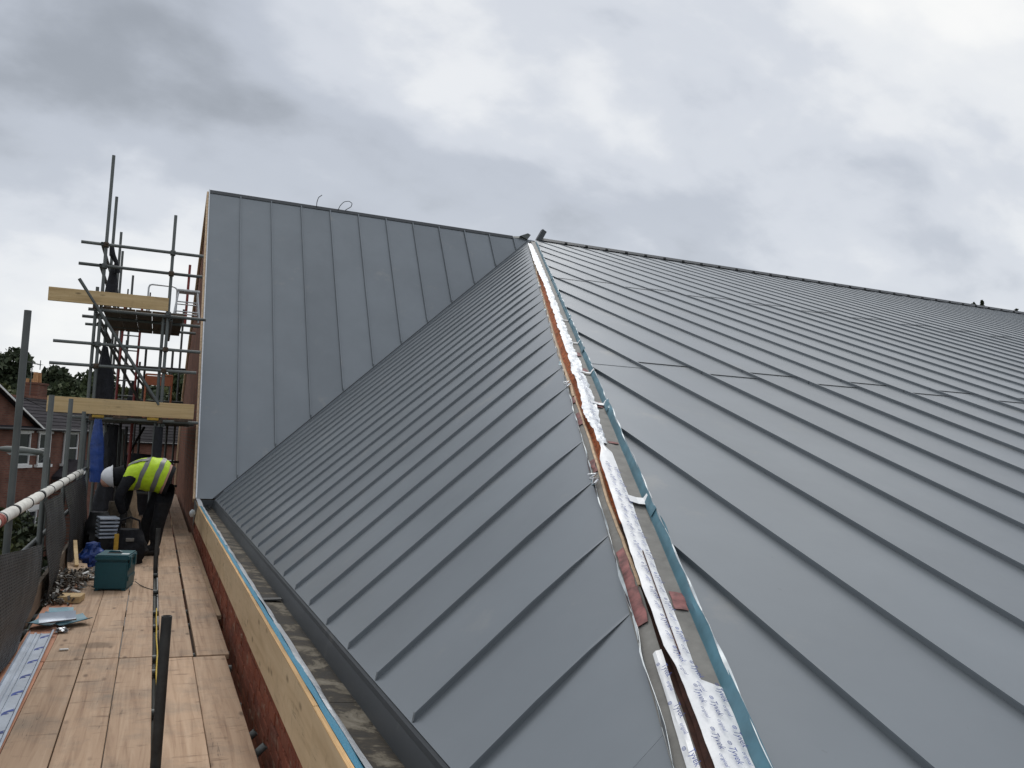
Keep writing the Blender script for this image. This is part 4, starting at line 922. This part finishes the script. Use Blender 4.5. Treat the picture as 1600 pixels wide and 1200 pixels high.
for nm, s_ in (('n', -1), ('f', 1)):
    a = Vector(body_j['ankle'+nm][0]); t_ = Vector(body_j['toe'+nm][0]); mb = MB()
    mb.loft([ell(a+Vector((.06, 0, -.045)), .05, .045, (0, 1, 0), (0, 0, 1)), ell(a+Vector((-.0, 0, -.03)), .055, .065, (0, 1, 0), (0, 0, 1)), ell(a.lerp(t_, .5)+Vector((0, 0, -.022)), .054, .05, (0, 1, 0), (0, 0, 1)), ell(t_+Vector((-.02, 0, -.008)), .05, .040, (0, 1, 0), (0, 0, 1)), ell(t_+Vector((-.065, 0, -.018)), .03, .028, (0, 1, 0), (0, 0, 1))]); mb.build('boot', 'black_plastic', PE, smooth=True)

# ------------------------------------------------------------------ toolbox
TB = thing('tool_box', 'teal plastic tool box with recessed lid handle standing on the planks', 'tool box', (-.272, 9.43, .003), radians(-9))
def rbox(x0, x1, y0, y1, z0, z1, mat, parent, name, off=.008, seg=2):
    return place(name, bevel_mesh(MB().box(x0, x1, y0, y1, z0, z1).mesh(name, mat), off, seg), parent)
rbox(-.150, .150, -.20, .20, .012, .285, 'teal_plastic', TB, 'body', .012)
rbox(-.158, .158, -.208, .208, .288, .345, 'teal_plastic', TB, 'lid', .012)
for s_ in (-1, 1):
    rbox(s_*.125-.02, s_*.125+.02, -.195, .195, 0, .012, 'teal_plastic', TB, 'foot', .003, 1)
    rbox(-.075+.09*s_-.015, -.075+.09*s_+.045, -.2135, -.2005, .245, .315, 'teal_plastic', TB, 'latch', .003, 1) if 0 else rbox(.151, .168, s_*.12-.035, s_*.12+.035, .215, .325, 'teal_plastic', TB, 'latch', .004, 1)
for z in (.09, .19): rbox(.1505, .1585, -.17, .17, z, z+.045, 'teal_plastic', TB, 'side_rib', .003, 1)
rbox(-.075, .055, -.055, .055, .3452, .3475, 'black_plastic', TB, 'handle_recess', .001, 1)
mb = MB(); mb.path([(-.07, 0, .349), (-.05, 0, .358), (.03, 0, .358), (.05, 0, .349)], .010, 8); mb.build('handle', 'teal_plastic', TB, smooth=True)
rbox(.065, .135, -.12, -.05, .3452, .3470, 'print_white', TB, 'printed_label', .0008, 1)
rbox(-.14, .14, -.2115, -.2082, .300, .312, 'teal_plastic', TB, 'lid_groove', .001, 1)

# ------------------------------------------------------------------ loose things on the planks
# long silver profile with blue marks
AP = thing('metal_profile', 'long silver folded metal profile with blue marks lying along the planks', 'profile', (-.672, 5.9, .004), radians(.6))
prof = [(-.070, .030), (-.068, .004), (-.045, .002), (-.040, .012), (-.030, .012), (-.025, .002), (-.006, .002), (.0, .007), (.006, .002), (.052, .002), (.060, .020), (.066, .030), (.076, .030)]
mb = MB(); mb.sheet([[Vector((x_*1.12, yy, z_)) for x_, z_ in prof] for yy in (-2.6, 0, 1.48)], .0018); mb.build('folded_sheet', 'silver_sheet', AP)
mk = MB()
def leafshape(mb, c, l, w, ang_, bend):
    pts = []
    for i in range(9):
        k = i/8; x_ = (k-.5)*l; pts.append((x_, bend*sin(pi*k), w*sin(pi*k)**.8+.0006))
    M = Matrix.Translation(c) @ Matrix.Rotation(ang_, 4, 'Z'); vs = [M @ Vector((x_, y_+w_, 0)) for x_, y_, w_ in pts]+[M @ Vector((x_, y_-w_, 0)) for x_, y_, w_ in pts]
    mb.add(vs, [(i, i+9, i+10, i+1) for i in range(8)])
leafshape(mk, (0, 0, 0), .15, .011, 1.15, .010); leafshape(mk, (.012, .026, .0006), .07, .012, .45, -.004); leafshape(mk, (-.014, -.03, .0006), .055, .010, .3, .004)
mkme = mk.mesh('printed_mark', 'blue_ink')
for i in range(10): place('printed_mark', mkme, AP, (.030, 1.36-.37*i, .0045))
# offcuts of blue and silver sheet
def offcut(label, mat, c, w, l, fold, rz, tilt=(0, 0), name='sheet_offcut', grp='sheet offcuts beside the profile'):
    g = []
    for i in range(9):
        k = i/8-.5; row = []
        for j in range(7):
            q = j/6-.5; z_ = fold*max(0, abs(q)*2-.45)*2.2+.004*nz(k*3+c[0]*9, q*3+c[1]*5); row.append(Vector((k*w, q*l*(1-.18*k), z_)))
        g.append(row)
    o = MB().sheet(g, .002).build(name, mat, None, smooth=True); o.location = c; o.rotation_euler = (tilt[0], tilt[1], rz); tag(o, label, 'metal sheet', grp)
offcut('silver folded sheet offcut lying across the scrap next to the profile', 'silver_sheet', (-.605, 7.62, .055), .26, .16, .03, .12, (.25, -.05))
offcut('square blue grey sheet offcut on top of the silver one', 'blue_zinc', (-.60, 7.80, .085), .18, .17, .012, .08, (.10, .0))
offcut('pointed blue sheet offcut under the silver one at the right', 'blue_zinc', (-.50, 7.70, .028), .24, .18, .02, .55, (.05, -.1))
offcut('pointed blue sheet offcut under the silver one at the left', 'blue_zinc', (-.71, 7.66, .035), .16, .26, .03, -.5, (.1, .12))
mb = MB()
for i in range(26):
    a = random.uniform(0, 6.28); c = Vector((-.555+random.uniform(-.04, .04), 7.43+random.uniform(-.03, .03), .012+random.uniform(0, .02))); d = Vector((random.uniform(-1, 1), random.uniform(-1, 1), random.uniform(-.4, .8)))*.018; e = d.cross(Vector((random.random(), random.random(), 1))).normalized()*.014; mb.add([c-d-e, c+d-e, c+d+e*1.3, c-d+e], [(0, 1, 2, 3)])
tag(mb.build('crumpled_foil', 'foil', None), 'scrap of crumpled foil in front of the sheet offcuts', 'foil scrap')
o = place('paper_scrap', bevel_mesh(MB().box(-.030, .030, -.012, .012, 0, .010).mesh('paper_scrap', 'white_paint'), .003), None, (-.488, 6.83, .004), (0, 0, .1)); tag(o, 'small white scrap lying on the planks before the dark stain', 'scrap')
o = place('paper_scrap', bevel_mesh(MB().box(-.05, .05, -.03, .03, 0, .03).mesh('paper_scrap', 'white_paint'), .008), None, (-.515, 9.95, .004), (0, .1, .3)); tag(o, 'white scrap lying behind the left corner of the tool box', 'scrap')
o = place('wooden_block', bevel_mesh(MB().box(-.095, .095, -.10, .10, 0, .06).mesh('wooden_block', 'toe_wood'), .004), None, (-.60, 8.72, .003), (0, 0, -.15)); tag(o, 'short sawn timber block at the near end of the scrap heap', 'timber')
# heap of curled scrap: nobody could count it
hp_ = MB(); random.seed(11)
for i in range(420):
    k = random.random(); yy = 8.5+k*1.9; xx = -.70+random.gauss(0, .075)+(.06 if yy > 9.3 else -.03); hmax = .13*math.exp(-((yy-9.4)/.8)**2)
    c = Vector((xx, yy, .008+random.random()*hmax)); L_ = random.uniform(.03, .12); a = random.uniform(0, 6.28); dirv = Vector((cos(a), sin(a), random.uniform(-.2, .35))); wv = Vector((-sin(a), cos(a), random.uniform(-.5, .5)))*random.uniform(.004, .016); nn = dirv.cross(wv).normalized(); curl = random.uniform(-.05, .05)
    pts = [[c+dirv*L_*q+nn*curl*sin(pi*q)-wv, c+dirv*L_*q+nn*curl*sin(pi*q)+wv] for q in (0, .35, .7, 1)]
    hp_.sheet(pts, .0015, mi=(0 if random.random() < .45 else 1))
o = hp_.build('scrap_heap', ['scrap_metal', 'scrap_brown'], None); tag(o, 'heap of curled metal trimmings and dirt along the left edge of the planks', 'scrap', kind='stuff')
for i, (c, a, ln, lb) in enumerate((((-.56, 9.72, .10), .9, .09, 'short white tube lying on top of the scrap heap'), ((-.585, 8.98, .05), 2.5, .10, 'short white tube at the foot of the scrap heap'))):
    mb = MB(); d = Vector((cos(a), sin(a), .2))*ln/2; mb.tube(Vector(c)-d, Vector(c)+d, .014, 10); tag(mb.build('tube_offcut', 'white_paint', None, smooth=True), lb, 'tube', 'white tube offcuts in the scrap')
o = place('timber_offcut', bevel_mesh(MB().box(-.02, .02, -.25, .25, -.012, .012).mesh('timber_offcut', 'toe_wood'), .003), None, (-.715, 10.55, .20), (.45, 0, .15)); tag(o, 'pale timber offcut leaning between two mesh guards', 'timber')
o = place('timber_offcut', bevel_mesh(MB().box(-.10, .10, -.4, .4, -.015, .015).mesh('timber_offcut', 'toe_wood_long'), .003), None, (-.66, 10.2, .055), (.04, .1, .1)); tag(o, 'brown board offcut lying behind the scrap heap', 'timber')
# blue bag and black tool bag
def sack(name, label, cat, mat, c, rx, ry, hgt, seed, crump=.22):
    mb = MB(); rings = []
    for i in range(12):
        k = i/11; f = (.86+.22*sin(pi*min(1, k*1.2)))*(1-.28*k**3)
        rings.append([Vector((rx*f*cos(a)*(1+crump*nz(cos(a)*2+seed, sin(a)*2, k*4)+crump*.6*nz(cos(a)*6+seed, sin(a)*6, k*9)), ry*f*sin(a)*(1+crump*nz(cos(a)*2+seed, sin(a)*2, k*4)+crump*.6*nz(cos(a)*6+seed, sin(a)*6, k*9)), hgt*k+.015*nz(a, k*3, seed))) for a in [2*pi*j/22 for j in range(22)]])
    mb.loft(rings); o = mb.build(name, mat, None, smooth=True); o.location = c
    return tag(o, label, cat)
sack('blue_bag', 'crumpled bright blue bag on the planks by the mesh guard', 'bag', 'blue_tarp', (-.575, 10.95, .004), .11, .11, .26, 3., .55)
bg_ = sack('tool_bag', 'black tool bag with a yellow level strapped to its side', 'bag', 'black_cloth', (-.20, 11.15, .004), .20, .17, .40, 6.)
rbox(-.155, -.105, -.185, -.155, .06, .36, 'yellow', bg_, 'yellow_level', .006)
mb = MB(); mb.path([(-.12, 0, .38), (-.10, 0, .50), (0, 0, .54), (.10, 0, .50), (.12, 0, .38)], .013, 8); mb.build('handle', 'black_cloth', bg_, smooth=True)
rbox(-.03, .06, -.172, -.160, .27, .31, 'scrap_metal', bg_, 'buckle', .003, 1)
BO = thing('louvre_panel_stack', 'stack of grey slatted metal trays behind the black tool bag', 'metal trays', (-.46, 11.55, .02), .2)
for i in range(6):
    rbox(-.11, .11, -.15, .15, .24+i*.045, .262+i*.045, 'silver_sheet', BO, 'slat', .003, 1)
rbox(-.10, .10, -.13, .13, 0, .239, 'black_plastic', BO, 'base', .006, 1)
sack('black_sack', 'slumped black refuse sack behind the stack of metal trays', 'sack', 'black_plastic', (-.60, 12.3, .003), .17, .17, .50, 21., .3)
sack('cement_sack', 'dusty tan sack slumped in front of the bending person', 'sack', 'scrap_brown', (-.38, 12.6, .003), .18, .15, .62, 12., .3)
o = sack('cardboard_bundle', 'tan cardboard bundle under the arms of the bending person', 'cardboard', 'toe_wood_long', (-.30, 12.75, .003), .16, .14, .80, 15.)
# yellow cable in the gap and a thin cable by the toolbox
cb = MB(); cb.path([(.125+.010*nz(yy*1.7), yy, -.03+.02*nz(yy*2.2, 4)) for yy in np.arange(3.0, 8.4, .07)], .0055, 6); tag(cb.build('yellow_cable', 'yellow_cable', None, smooth=True), 'thin yellow cable running in the gap between the planks', 'cable')
cb = MB(); cb.path([(-.085, 9.62, .03), (-.04, 9.55, .008), (.0, 9.42, .006), (.05, 9.30, .006), (.09, 9.24, .004)], .004, 6); tag(cb.build('cord', 'galv_dark', None, smooth=True), 'thin cord end beside the right corner of the tool box', 'cord')
# hanging wires on the ridge
for lb, pts in (('thin curved wire end sticking up from the ridge', [(2.84, Yr-.02, 6.55), (2.84, Yr-.02, 6.66), (2.87, Yr-.02, 6.77), (2.94, Yr-.02, 6.83)]),
                ('dark wire loop standing on the ridge of the steep slope', [(3.30, Yr-.02, 6.55), (3.34, Yr-.02, 6.66), (3.42, Yr-.02, 6.76), (3.53, Yr-.02, 6.79), (3.60, Yr-.02, 6.75), (3.58, Yr-.02, 6.67), (3.46, Yr-.02, 6.58)])):
    cu = []
    for i in range(len(pts)-1):
        for k in range(4): cu.append(Vector(pts[i]).lerp(Vector(pts[i+1]), k/4))
    cu.append(Vector(pts[-1])); sm_ = [cu[0]]+[(cu[i-1]+cu[i]*2+cu[i+1])/4 for i in range(1, len(cu)-1)]+[cu[-1]]
    tag(MB().path(sm_, .008, 6).build('wire', 'galv_dark', None, smooth=True), lb, 'wire')
hang('plastic_scrap', 'scrap of clear plastic hanging at the end of the gutter', 'plastic', 'clear_plastic', (.585, 13.3, ), .46, .36, .045, .022, 2., n=10, amp=1.1, taper=lambda k: .35+.6*sin(pi*k))

# ------------------------------------------------------------------ street lamp
LM = thing('street_lamp', 'grey street lamp with long flat lantern beyond the handrail', 'street lamp', (-1.52, 15, GZ))
mb = MB(); mb.path([(0, 0, 0), (0, 0, 2.5), (0, 0, 5.35), (-.03, 0, 5.44), (-.08, 0, 5.47)], [.07, .055, .045, .04, .035], 12); mb.build('post', 'lamp_grey', LM, smooth=True)
mb = MB(); mb.loft([ell((-.05, 0, 5.475), .03, .035, (0, 1, 0), (0, 0, 1)), ell((-.12, 0, 5.48), .055, .045, (0, 1, 0), (0, 0, 1)), ell((-.35, 0, 5.50), .075, .058, (0, 1, 0), (0, 0, 1)), ell((-.58, 0, 5.515), .07, .045, (0, 1, 0), (0, 0, 1)), ell((-.70, 0, 5.515), .03, .02, (0, 1, 0), (0, 0, 1))]); mb.build('lantern', 'lamp_grey', LM, smooth=True)
mb = MB(); mb.loft([ell((-.35, 0, 5.455), .22, .055, (1, 0, 0), (0, 1, 0)), ell((-.35, 0, 5.425), .18, .035, (1, 0, 0), (0, 1, 0))]); mb.build('lantern_glass', 'clear_plastic', LM, smooth=True)

# ------------------------------------------------------------------ brick houses across the street
def house(label, loc, rz, length, depth, eave, rise, mat_roof, windows, doors=(), chimneys=(), gable=None, aerial=None, wallmat='house_brick', porch=None):
    # local: x along the front (0..length), front face at y=0 facing -y, z up from the ground
    H_ = thing('house', label, 'house', loc, rz)
    mb = MB(); mb.box(0, length, 0, depth, 0, eave); mb.prism([(0.0, 0, eave), (0.0, depth, eave), (0.0, depth/2, eave+rise-.05)], (length, 0, 0)); mb.build('wall', wallmat, H_)
    nt_ = 9; ov = .25; sl_ = sqrt((depth/2+ov)**2+rise**2*(1+ov/(depth/2))**2)
    rf = part('roof', H_)
    for s_ in (0, 1):
        for i in range(nt_):      # slate courses as stepped strips
            k0, k1 = i/nt_, (i+1.12)/nt_
            def q(k, lift): yy = -ov+(depth/2+ov)*k; zz = eave-ov*rise/(depth/2)+(rise+ov*rise/(depth/2))*k+lift; return (yy if not s_ else depth-yy), zz
            a, b = q(k0, .07), q(min(k1, 1), .04); mb = MB(); mb.prism([(-.15, a[0], a[1]), (-.15, b[0], b[1]), (-.15, b[0], b[1]-.03), (-.15, a[0], a[1]-.03)], (length+.3, 0, 0)); mb.build('slate_course', mat_roof, rf)
    mb = MB(); mb.box(-.16, length+.16, depth/2-.12, depth/2+.12, eave+rise+.0, eave+rise+.12); mb.build('ridge_tile', 'clay_tile', rf)
    mb = MB(); mb.tube((-.1, -.30, eave-.10), (length+.1, -.30, eave-.10), .055, 8, False); mb.build('gutter', 'black_plastic', H_)
    for x_, z_, w_, h_ in windows:
        wn = MB().box(x_-w_/2, x_+w_/2, -.03, -.005, z_, z_+h_).build('window', 'window_glass', H_)
        fr2 = MB()
        for a in (x_-w_/2, x_+w_/2-.06): fr2.box(a, a+.06, -.08, -.006, z_, z_+h_)
        for b in (z_, z_+h_*.5-.03, z_+h_-.06): fr2.box(x_-w_/2+.06, x_+w_/2-.06, -.07, -.006, b, b+.06)
        fr2.build('frame', 'white_paint', wn); MB().box(x_-w_/2-.12, x_+w_/2+.12, -.16, -.004, z_-.12, z_-.001).build('sill', 'white_paint', wn); MB().box(x_-w_/2-.14, x_+w_/2+.14, -.10, -.004, z_+h_+.001, z_+h_+.22).build('lintel', 'white_paint', wn)
    for x_, w_, h_ in doors:
        MB().box(x_-w_/2, x_+w_/2, -.05, -.004, 0, h_).build('door', 'dark_render', H_)
    for x_, y_, z0, z1, npots in chimneys:
        ch = MB(); ch.box(x_-.45, x_+.45, y_-.3, y_+.3, z0, z1); ch.box(x_-.5, x_+.5, y_-.35, y_+.35, z1, z1+.1); co = ch.build('chimney', wallmat, H_)
        for i in range(npots):
            px = x_+(i-(npots-1)/2)*.32; MB().tube((px, y_, z1+.1), (px, y_, z1+.62), .12, 10, False, r2=.10).build('chimney_pot', 'clay_pot', co, smooth=True)
    if gable:
        g0, g1, gz0, gz1, gdep = gable; gm = (g0+g1)/2
        mb = MB(); mb.prism([(g0, -.06, gz0), (g1, -.06, gz0), (gm, -.06, gz1)], (0, gdep, 0)); mb.build('front_gable', wallmat, H_)
        for s_, a in ((-1, g0-.2), (1, g1+.2)):
            sl2 = (gz1-gz0)/((g1-g0)/2); za = gz0-.2*sl2
            mb = MB(); mb.prism([(a, -.30, za+.03), (gm, -.30, gz1+.03), (gm, -.30, gz1+.14), (a, -.30, za+.14)], (0, gdep+.3, 0)); mb.build('gable_roof', mat_roof, H_)
            mb = MB(); mb.prism([(a, -.34, za+.0), (gm, -.34, gz1+.0), (gm, -.34, gz1+.08), (a, -.34, za+.08)], (0, .035, 0)); mb.build('bargeboard', 'white_paint', H_)
    if porch:
        p0, p1, pz0, pz1 = porch; pmid = (p0+p1)/2
        mb = MB(); mb.box(p0+.1, p1-.1, -1.0, -.02, 0, pz0); mb.build('porch', wallmat, H_)
        for s_, a in ((-1, p0), (1, p1)):
            mb = MB(); mb.prism([(a, -1.15, pz0), (pmid, -1.15, pz1), (pmid, -1.15, pz1+.14), (a, -1.15, pz0+.14)], (0, 1.1, 0)); mb.build('porch_roof', 'slate', H_)
            mb = MB(); mb.prism([(a, -1.19, pz0-.05), (pmid, -1.19, pz1-.05), (pmid, -1.19, pz1+.12), (a, -1.19, pz0+.12)], (0, .035, 0)); mb.build('bargeboard', 'white_paint', H_)
    if aerial:
        x_, y_, z0, z1 = aerial; mb = MB(); mb.tube((x_, y_, z0), (x_, y_, z1), .022, 8, False); mb.tube((x_-.8, y_, z1-.05), (x_+.75, y_, z1-.12), .014, 6, False)
        for i in range(9): xx = x_-.75+i*.18; mb.tube((xx, y_-.16, z1-.06-.005*i), (xx, y_+.16, z1-.06-.005*i), .008, 6, False)
        mb.tube((x_+.7, y_, z1-.35), (x_+.7, y_, z1+.12), .02, 6, False); mb.build('aerial', 'galv', H_)
    return H_
ang = atan2(.925, .38)
E_ = -GZ
house('red brick terraced house with white lintels beyond the street lamp', (-5.2-.38*7, 40-.925*7, GZ), ang, 12.6, 6.4, 1.55+E_, 1.35, 'slate',
      windows=[(2.4, -.05+E_, 1.0, 1.35), (4.8, -.05+E_, 1.0, 1.35), (7.35, -.05+E_, .95, 1.35), (8.95, -.05+E_, .95, 1.35), (11.2, -.05+E_, 1.25, 1.40), (4.0, .7, 1.6, 1.6), (8.0, .7, 1.6, 1.6)], doors=[(6.2, .95, 2.1)],
      chimneys=[(7.2, 3.2, 1.9+E_, 3.6+E_, 2)], gable=(1.2, 8.2, 1.5+E_, 3.15+E_, 3.4), porch=(9.8, 12.4, E_-.75, E_+.0))
house('red brick terraced house with slate roof behind the timber edged lower lift', (-5.2+.38*5.65, 40+.925*5.65, GZ), ang, 4.4, 6.4, 1.50+E_, 1.45, 'slate_dark',
      windows=[(2.4, -.05+E_, 1.0, 1.35)], chimneys=[(1.5, 3.4, 2.0+E_, 3.65+E_, 2)], aerial=(.6, 3.2, 2.6+E_, 4.75+E_))
house('low house with a broad dark slate roof seen under the lower lift', (-4.6, 58, GZ), radians(4), 9.5, 8.0, .95+E_, 1.55, 'slate_dark', windows=[(2.0, 2.6, 1.4, 1.3), (5.0, 2.6, 1.4, 1.3), (7.6, 2.6, 1.4, 1.3)])
house('red brick house with clay roof far behind the slate roofed terrace', (-14, 60, GZ), radians(20), 9, 7, 1.4+E_, 2.0, 'clay_tile', windows=[(2, 3.4, 1.0, 1.3), (5, 3.4, 1.0, 1.3)], chimneys=[(7.5, 3.5, 2.0+E_, 4.2+E_, 2)])
# pale warehouse and dark block beyond the car park
WH = thing('warehouse', 'pale rendered warehouse seen under the lower lift beside the gable', 'building', (5.0, 128, GZ))
mb = MB(); mb.box(-5.0, 6, 0, 22, 0, 6.9); mb.build('wall', 'render_pale', WH)
mb = MB(); mb.prism([(-5.3, -.3, 6.9), (6.3, -.3, 6.9), (.5, -.3, 8.4)], (0, 22.6, 0)); mb.build('roof', 'galv', WH)
for i in range(4): MB().box(-4.2+2.6*i, -3.0+2.6*i, -.05, -.004, 4.3, 5.3).build('window', 'window_glass', WH)
DB = thing('office_block', 'low dark block with three rows of pale windows beyond the planks', 'building', (.1, 112, GZ))
mb = MB(); mb.box(0, 3.3, 0, 8, 0, 4.3); mb.build('wall', 'dark_render', DB)
mb = MB(); mb.box(-.12, 3.42, -.12, 8.1, 4.3, 4.42); mb.build('roof_edge', 'galv_dark', DB)
for r in range(3):
    for c in range(4):
        wn = MB().box(.3+.72*c, .72+.72*c, -.06, -.004, 1.75+.85*r, 2.25+.85*r).build('window', 'white_paint', DB)
# cars
def car(label, loc, rz, mat):
    C_ = thing('parked_car', label, 'car', loc, rz, 'cars in the far car park')
    side = [(-2.1, .32), (-2.12, .62), (-1.95, .78), (-1.55, .88), (-1.05, 1.32), (-.6, 1.44), (.5, 1.44), (1.1, 1.02), (1.75, .92), (2.08, .72), (2.1, .34)]
    rg = []
    for yv, k in ((-.84, .97), (-.80, 1.0), (.80, 1.0), (.84, .97)): rg.append([Vector((x_*k, yv*(.84 if z_ > 1.0 else 1), z_)) for x_, z_ in side])
    MB().loft(rg).build('body', mat, C_, smooth=True)
    for s_ in (-1, 1):
        MB().prism([(-1.0, s_*.735, .92), (-.92, s_*.725, 1.24), (-.55, s_*.72, 1.36), (.45, s_*.72, 1.36), (.92, s_*.735, .98)], (0, s_*.012, 0)).build('side_window', 'window_glass', C_)
        for x_ in (-1.3, 1.3):
            w_ = MB().tube((x_, s_*.70, .31), (x_, s_*.86, .31), .31, 16, False).build('wheel', 'rubber', C_, smooth=True); MB().tube((x_, s_*.862, .31), (x_, s_*.872, .31), .19, 12, False).build('rim', 'alu', w_, smooth=True)
    MB().prism([(.62, -.62, 1.40), (.62, .62, 1.40), (1.10, .66, 1.06), (1.10, -.66, 1.06)], (.02, 0, .012)).build('windscreen', 'window_glass', C_)
    for s_ in (-1, 1): MB().box(1.98, 2.10, s_*.6-.14, s_*.6+.14, .58, .70).build('headlight', 'alu', C_)
car('white car parked farthest right in the far car park', (-.9, 100, GZ+.004), radians(200), 'car_white')
car('blue car parked in the middle of the far car park', (-3.4, 108, GZ+.004), radians(185), 'car_blue')
car('silver car parked left of the blue one in the car park', (-6.4, 112, GZ+.004), radians(180), 'car_silver')

# ------------------------------------------------------------------ trees
def tree(label, loc, h, r, mat, seed, leaves=5200, leaf=.32, cat='tree', conifer=False, group='trees beyond the houses', name='broadleaf_tree', trunk_h=None):
    rs = np.random.RandomState(seed); T = thing(name, label, cat, loc, 0, group)
    th_ = trunk_h or h*.45
    tb = MB(); tb.path([(0, 0, 0), (.02*h*.2, 0, th_*.5), (0, .03, th_), (0, 0, h*.85)], [.03*h, .024*h, .018*h, .004*h], 10)
    nb = 9
    for i in range(nb):
        a = rs.uniform(0, 6.28); z0 = th_*(.6+.8*rs.rand()); e = Vector((cos(a)*r*.7, sin(a)*r*.7, z0+h*.18)); tb.path([(0, 0, z0), Vector((0, 0, z0)).lerp(e, .5)+Vector((0, 0, .03*h)), e], [.012*h, .008*h, .003*h], 6)
    tb.build('trunk', 'bark', T, smooth=True)
    if conifer:
        k = rs.rand(leaves)**.75; ang_ = rs.uniform(0, 6.28, leaves); lay = np.sin(k*60)*.12+1; rad = r*(k)*(.25+.75*np.sqrt(rs.rand(leaves)))*lay; c = np.stack([rad*np.cos(ang_), rad*np.sin(ang_), h*(1-.9*k)-rad*.15], 1)
    else:
        nc = 26; cc = rs.normal(size=(nc, 3)); cc /= np.linalg.norm(cc, axis=1)[:, None]; cc *= (rs.rand(nc)**.4)[:, None]
        cz = h*.62; cen = cc*np.array([r*.78, r*.78, h*.30])+np.array([0, 0, cz]); cr = r*rs.uniform(.24, .44, nc)
        w_ = rs.randint(0, nc, leaves); d = rs.normal(size=(leaves, 3)); d /= np.linalg.norm(d, axis=1)[:, None]; c = cen[w_]+d*(cr[w_]*(rs.rand(leaves)**.33))[:, None]*np.array([1, 1, .8])
    u = rs.normal(size=(leaves, 3)); u /= np.linalg.norm(u, axis=1)[:, None]; v = np.cross(u, rs.normal(size=(leaves, 3))); v /= np.linalg.norm(v, axis=1)[:, None]
    s_ = leaf*rs.uniform(.5, 1.2, leaves)[:, None]; u = u*s_; v = v*s_*.6
    V = np.stack([c-u, c+v*.9, c+u, c-v], 1).reshape(-1, 3)
    me = bpy.data.meshes.new('crown'); me.vertices.add(len(V)); me.vertices.foreach_set('co', V.ravel()); me.loops.add(len(V)); me.loops.foreach_set('vertex_index', np.arange(len(V))); me.polygons.add(leaves); me.polygons.foreach_set('loop_start', np.arange(0, len(V), 4)); me.polygons.foreach_set('loop_total', np.full(leaves, 4)); me.update(); me.validate()
    me.materials.append(MATS[mat]); place('crown', me, T); return T
tree('dark broad tree at the far left above the slate roofs', (-14.6, 95, GZ), 13.6, 5.6, 'leaf_dark', 1, 11000, .36)
tree('olive green tree low at the left edge before the dark tree', (-13.2, 84, GZ), 9.8, 4.2, 'leaf_olive', 2, 8000, .34)
tree('dark tree behind the left red brick chimney', (-11.6, 97, GZ), 12.8, 4.6, 'leaf_dark', 3, 9000, .36)
tree('dark green tree rising behind the roof aerial', (-8.9, 98, GZ), 12.6, 4.6, 'leaf_dark', 4, 9000, .36)
tree('green tree just left of the scaffold tower', (-6.7, 92, GZ), 11.6, 4.0, 'leaf_green', 5, 8000, .34)
tree('tall dark tree seen between the tower lifts on the left', (-4.3, 100, GZ), 12.2, 3.8, 'leaf_dark', 6, 8000, .34)
tree('olive tree seen through the middle of the scaffold tower', (-1.6, 96, GZ), 12.6, 3.6, 'leaf_olive', 7, 8000, .34)
tree('green tree seen beside the gable through the scaffold tower', (1.6, 98, GZ), 12.8, 3.6, 'leaf_green', 8, 8000, .34)
tree('dark bushy tree behind the orange gate', (.0, 88, GZ), 10.4, 3.4, 'leaf_dark', 12, 8000, .34)
for i, (x_, y_, h_) in enumerate(((76.0, 60, 22.9), (77.8, 60.5, 23.4), (79.6, 61, 22.9), (83.0, 60.5, 23.0), (88.0, 61, 22.6))):
    lb = ['leftmost conifer tip poking above the far right ridge', 'second and tallest conifer tip above the far right ridge', 'third conifer tip from the left above the far right ridge', 'fourth conifer tip from the left above the far right ridge', 'last conifer tip above the ridge at the right picture edge'][i]
    tree(lb, (x_, y_, GZ), h_, 5.2, 'leaf_dark', 20+i, 6500, .24, conifer=True, group='conifers behind the right ridge', name='conifer_tree')
tree('small garden tree just outside the handrail', (-2.3, 14.8, GZ), 5.3, 1.15, 'leaf_olive', 31, 6000, .07, cat='tree', group=None, name='garden_tree')
tree('dark shrub below the handrail near the street lamp', (-2.5, 18.5, GZ), 4.6, 1.6, 'leaf_dark', 32, 6000, .09, cat='shrub', group=None, name='garden_shrub')
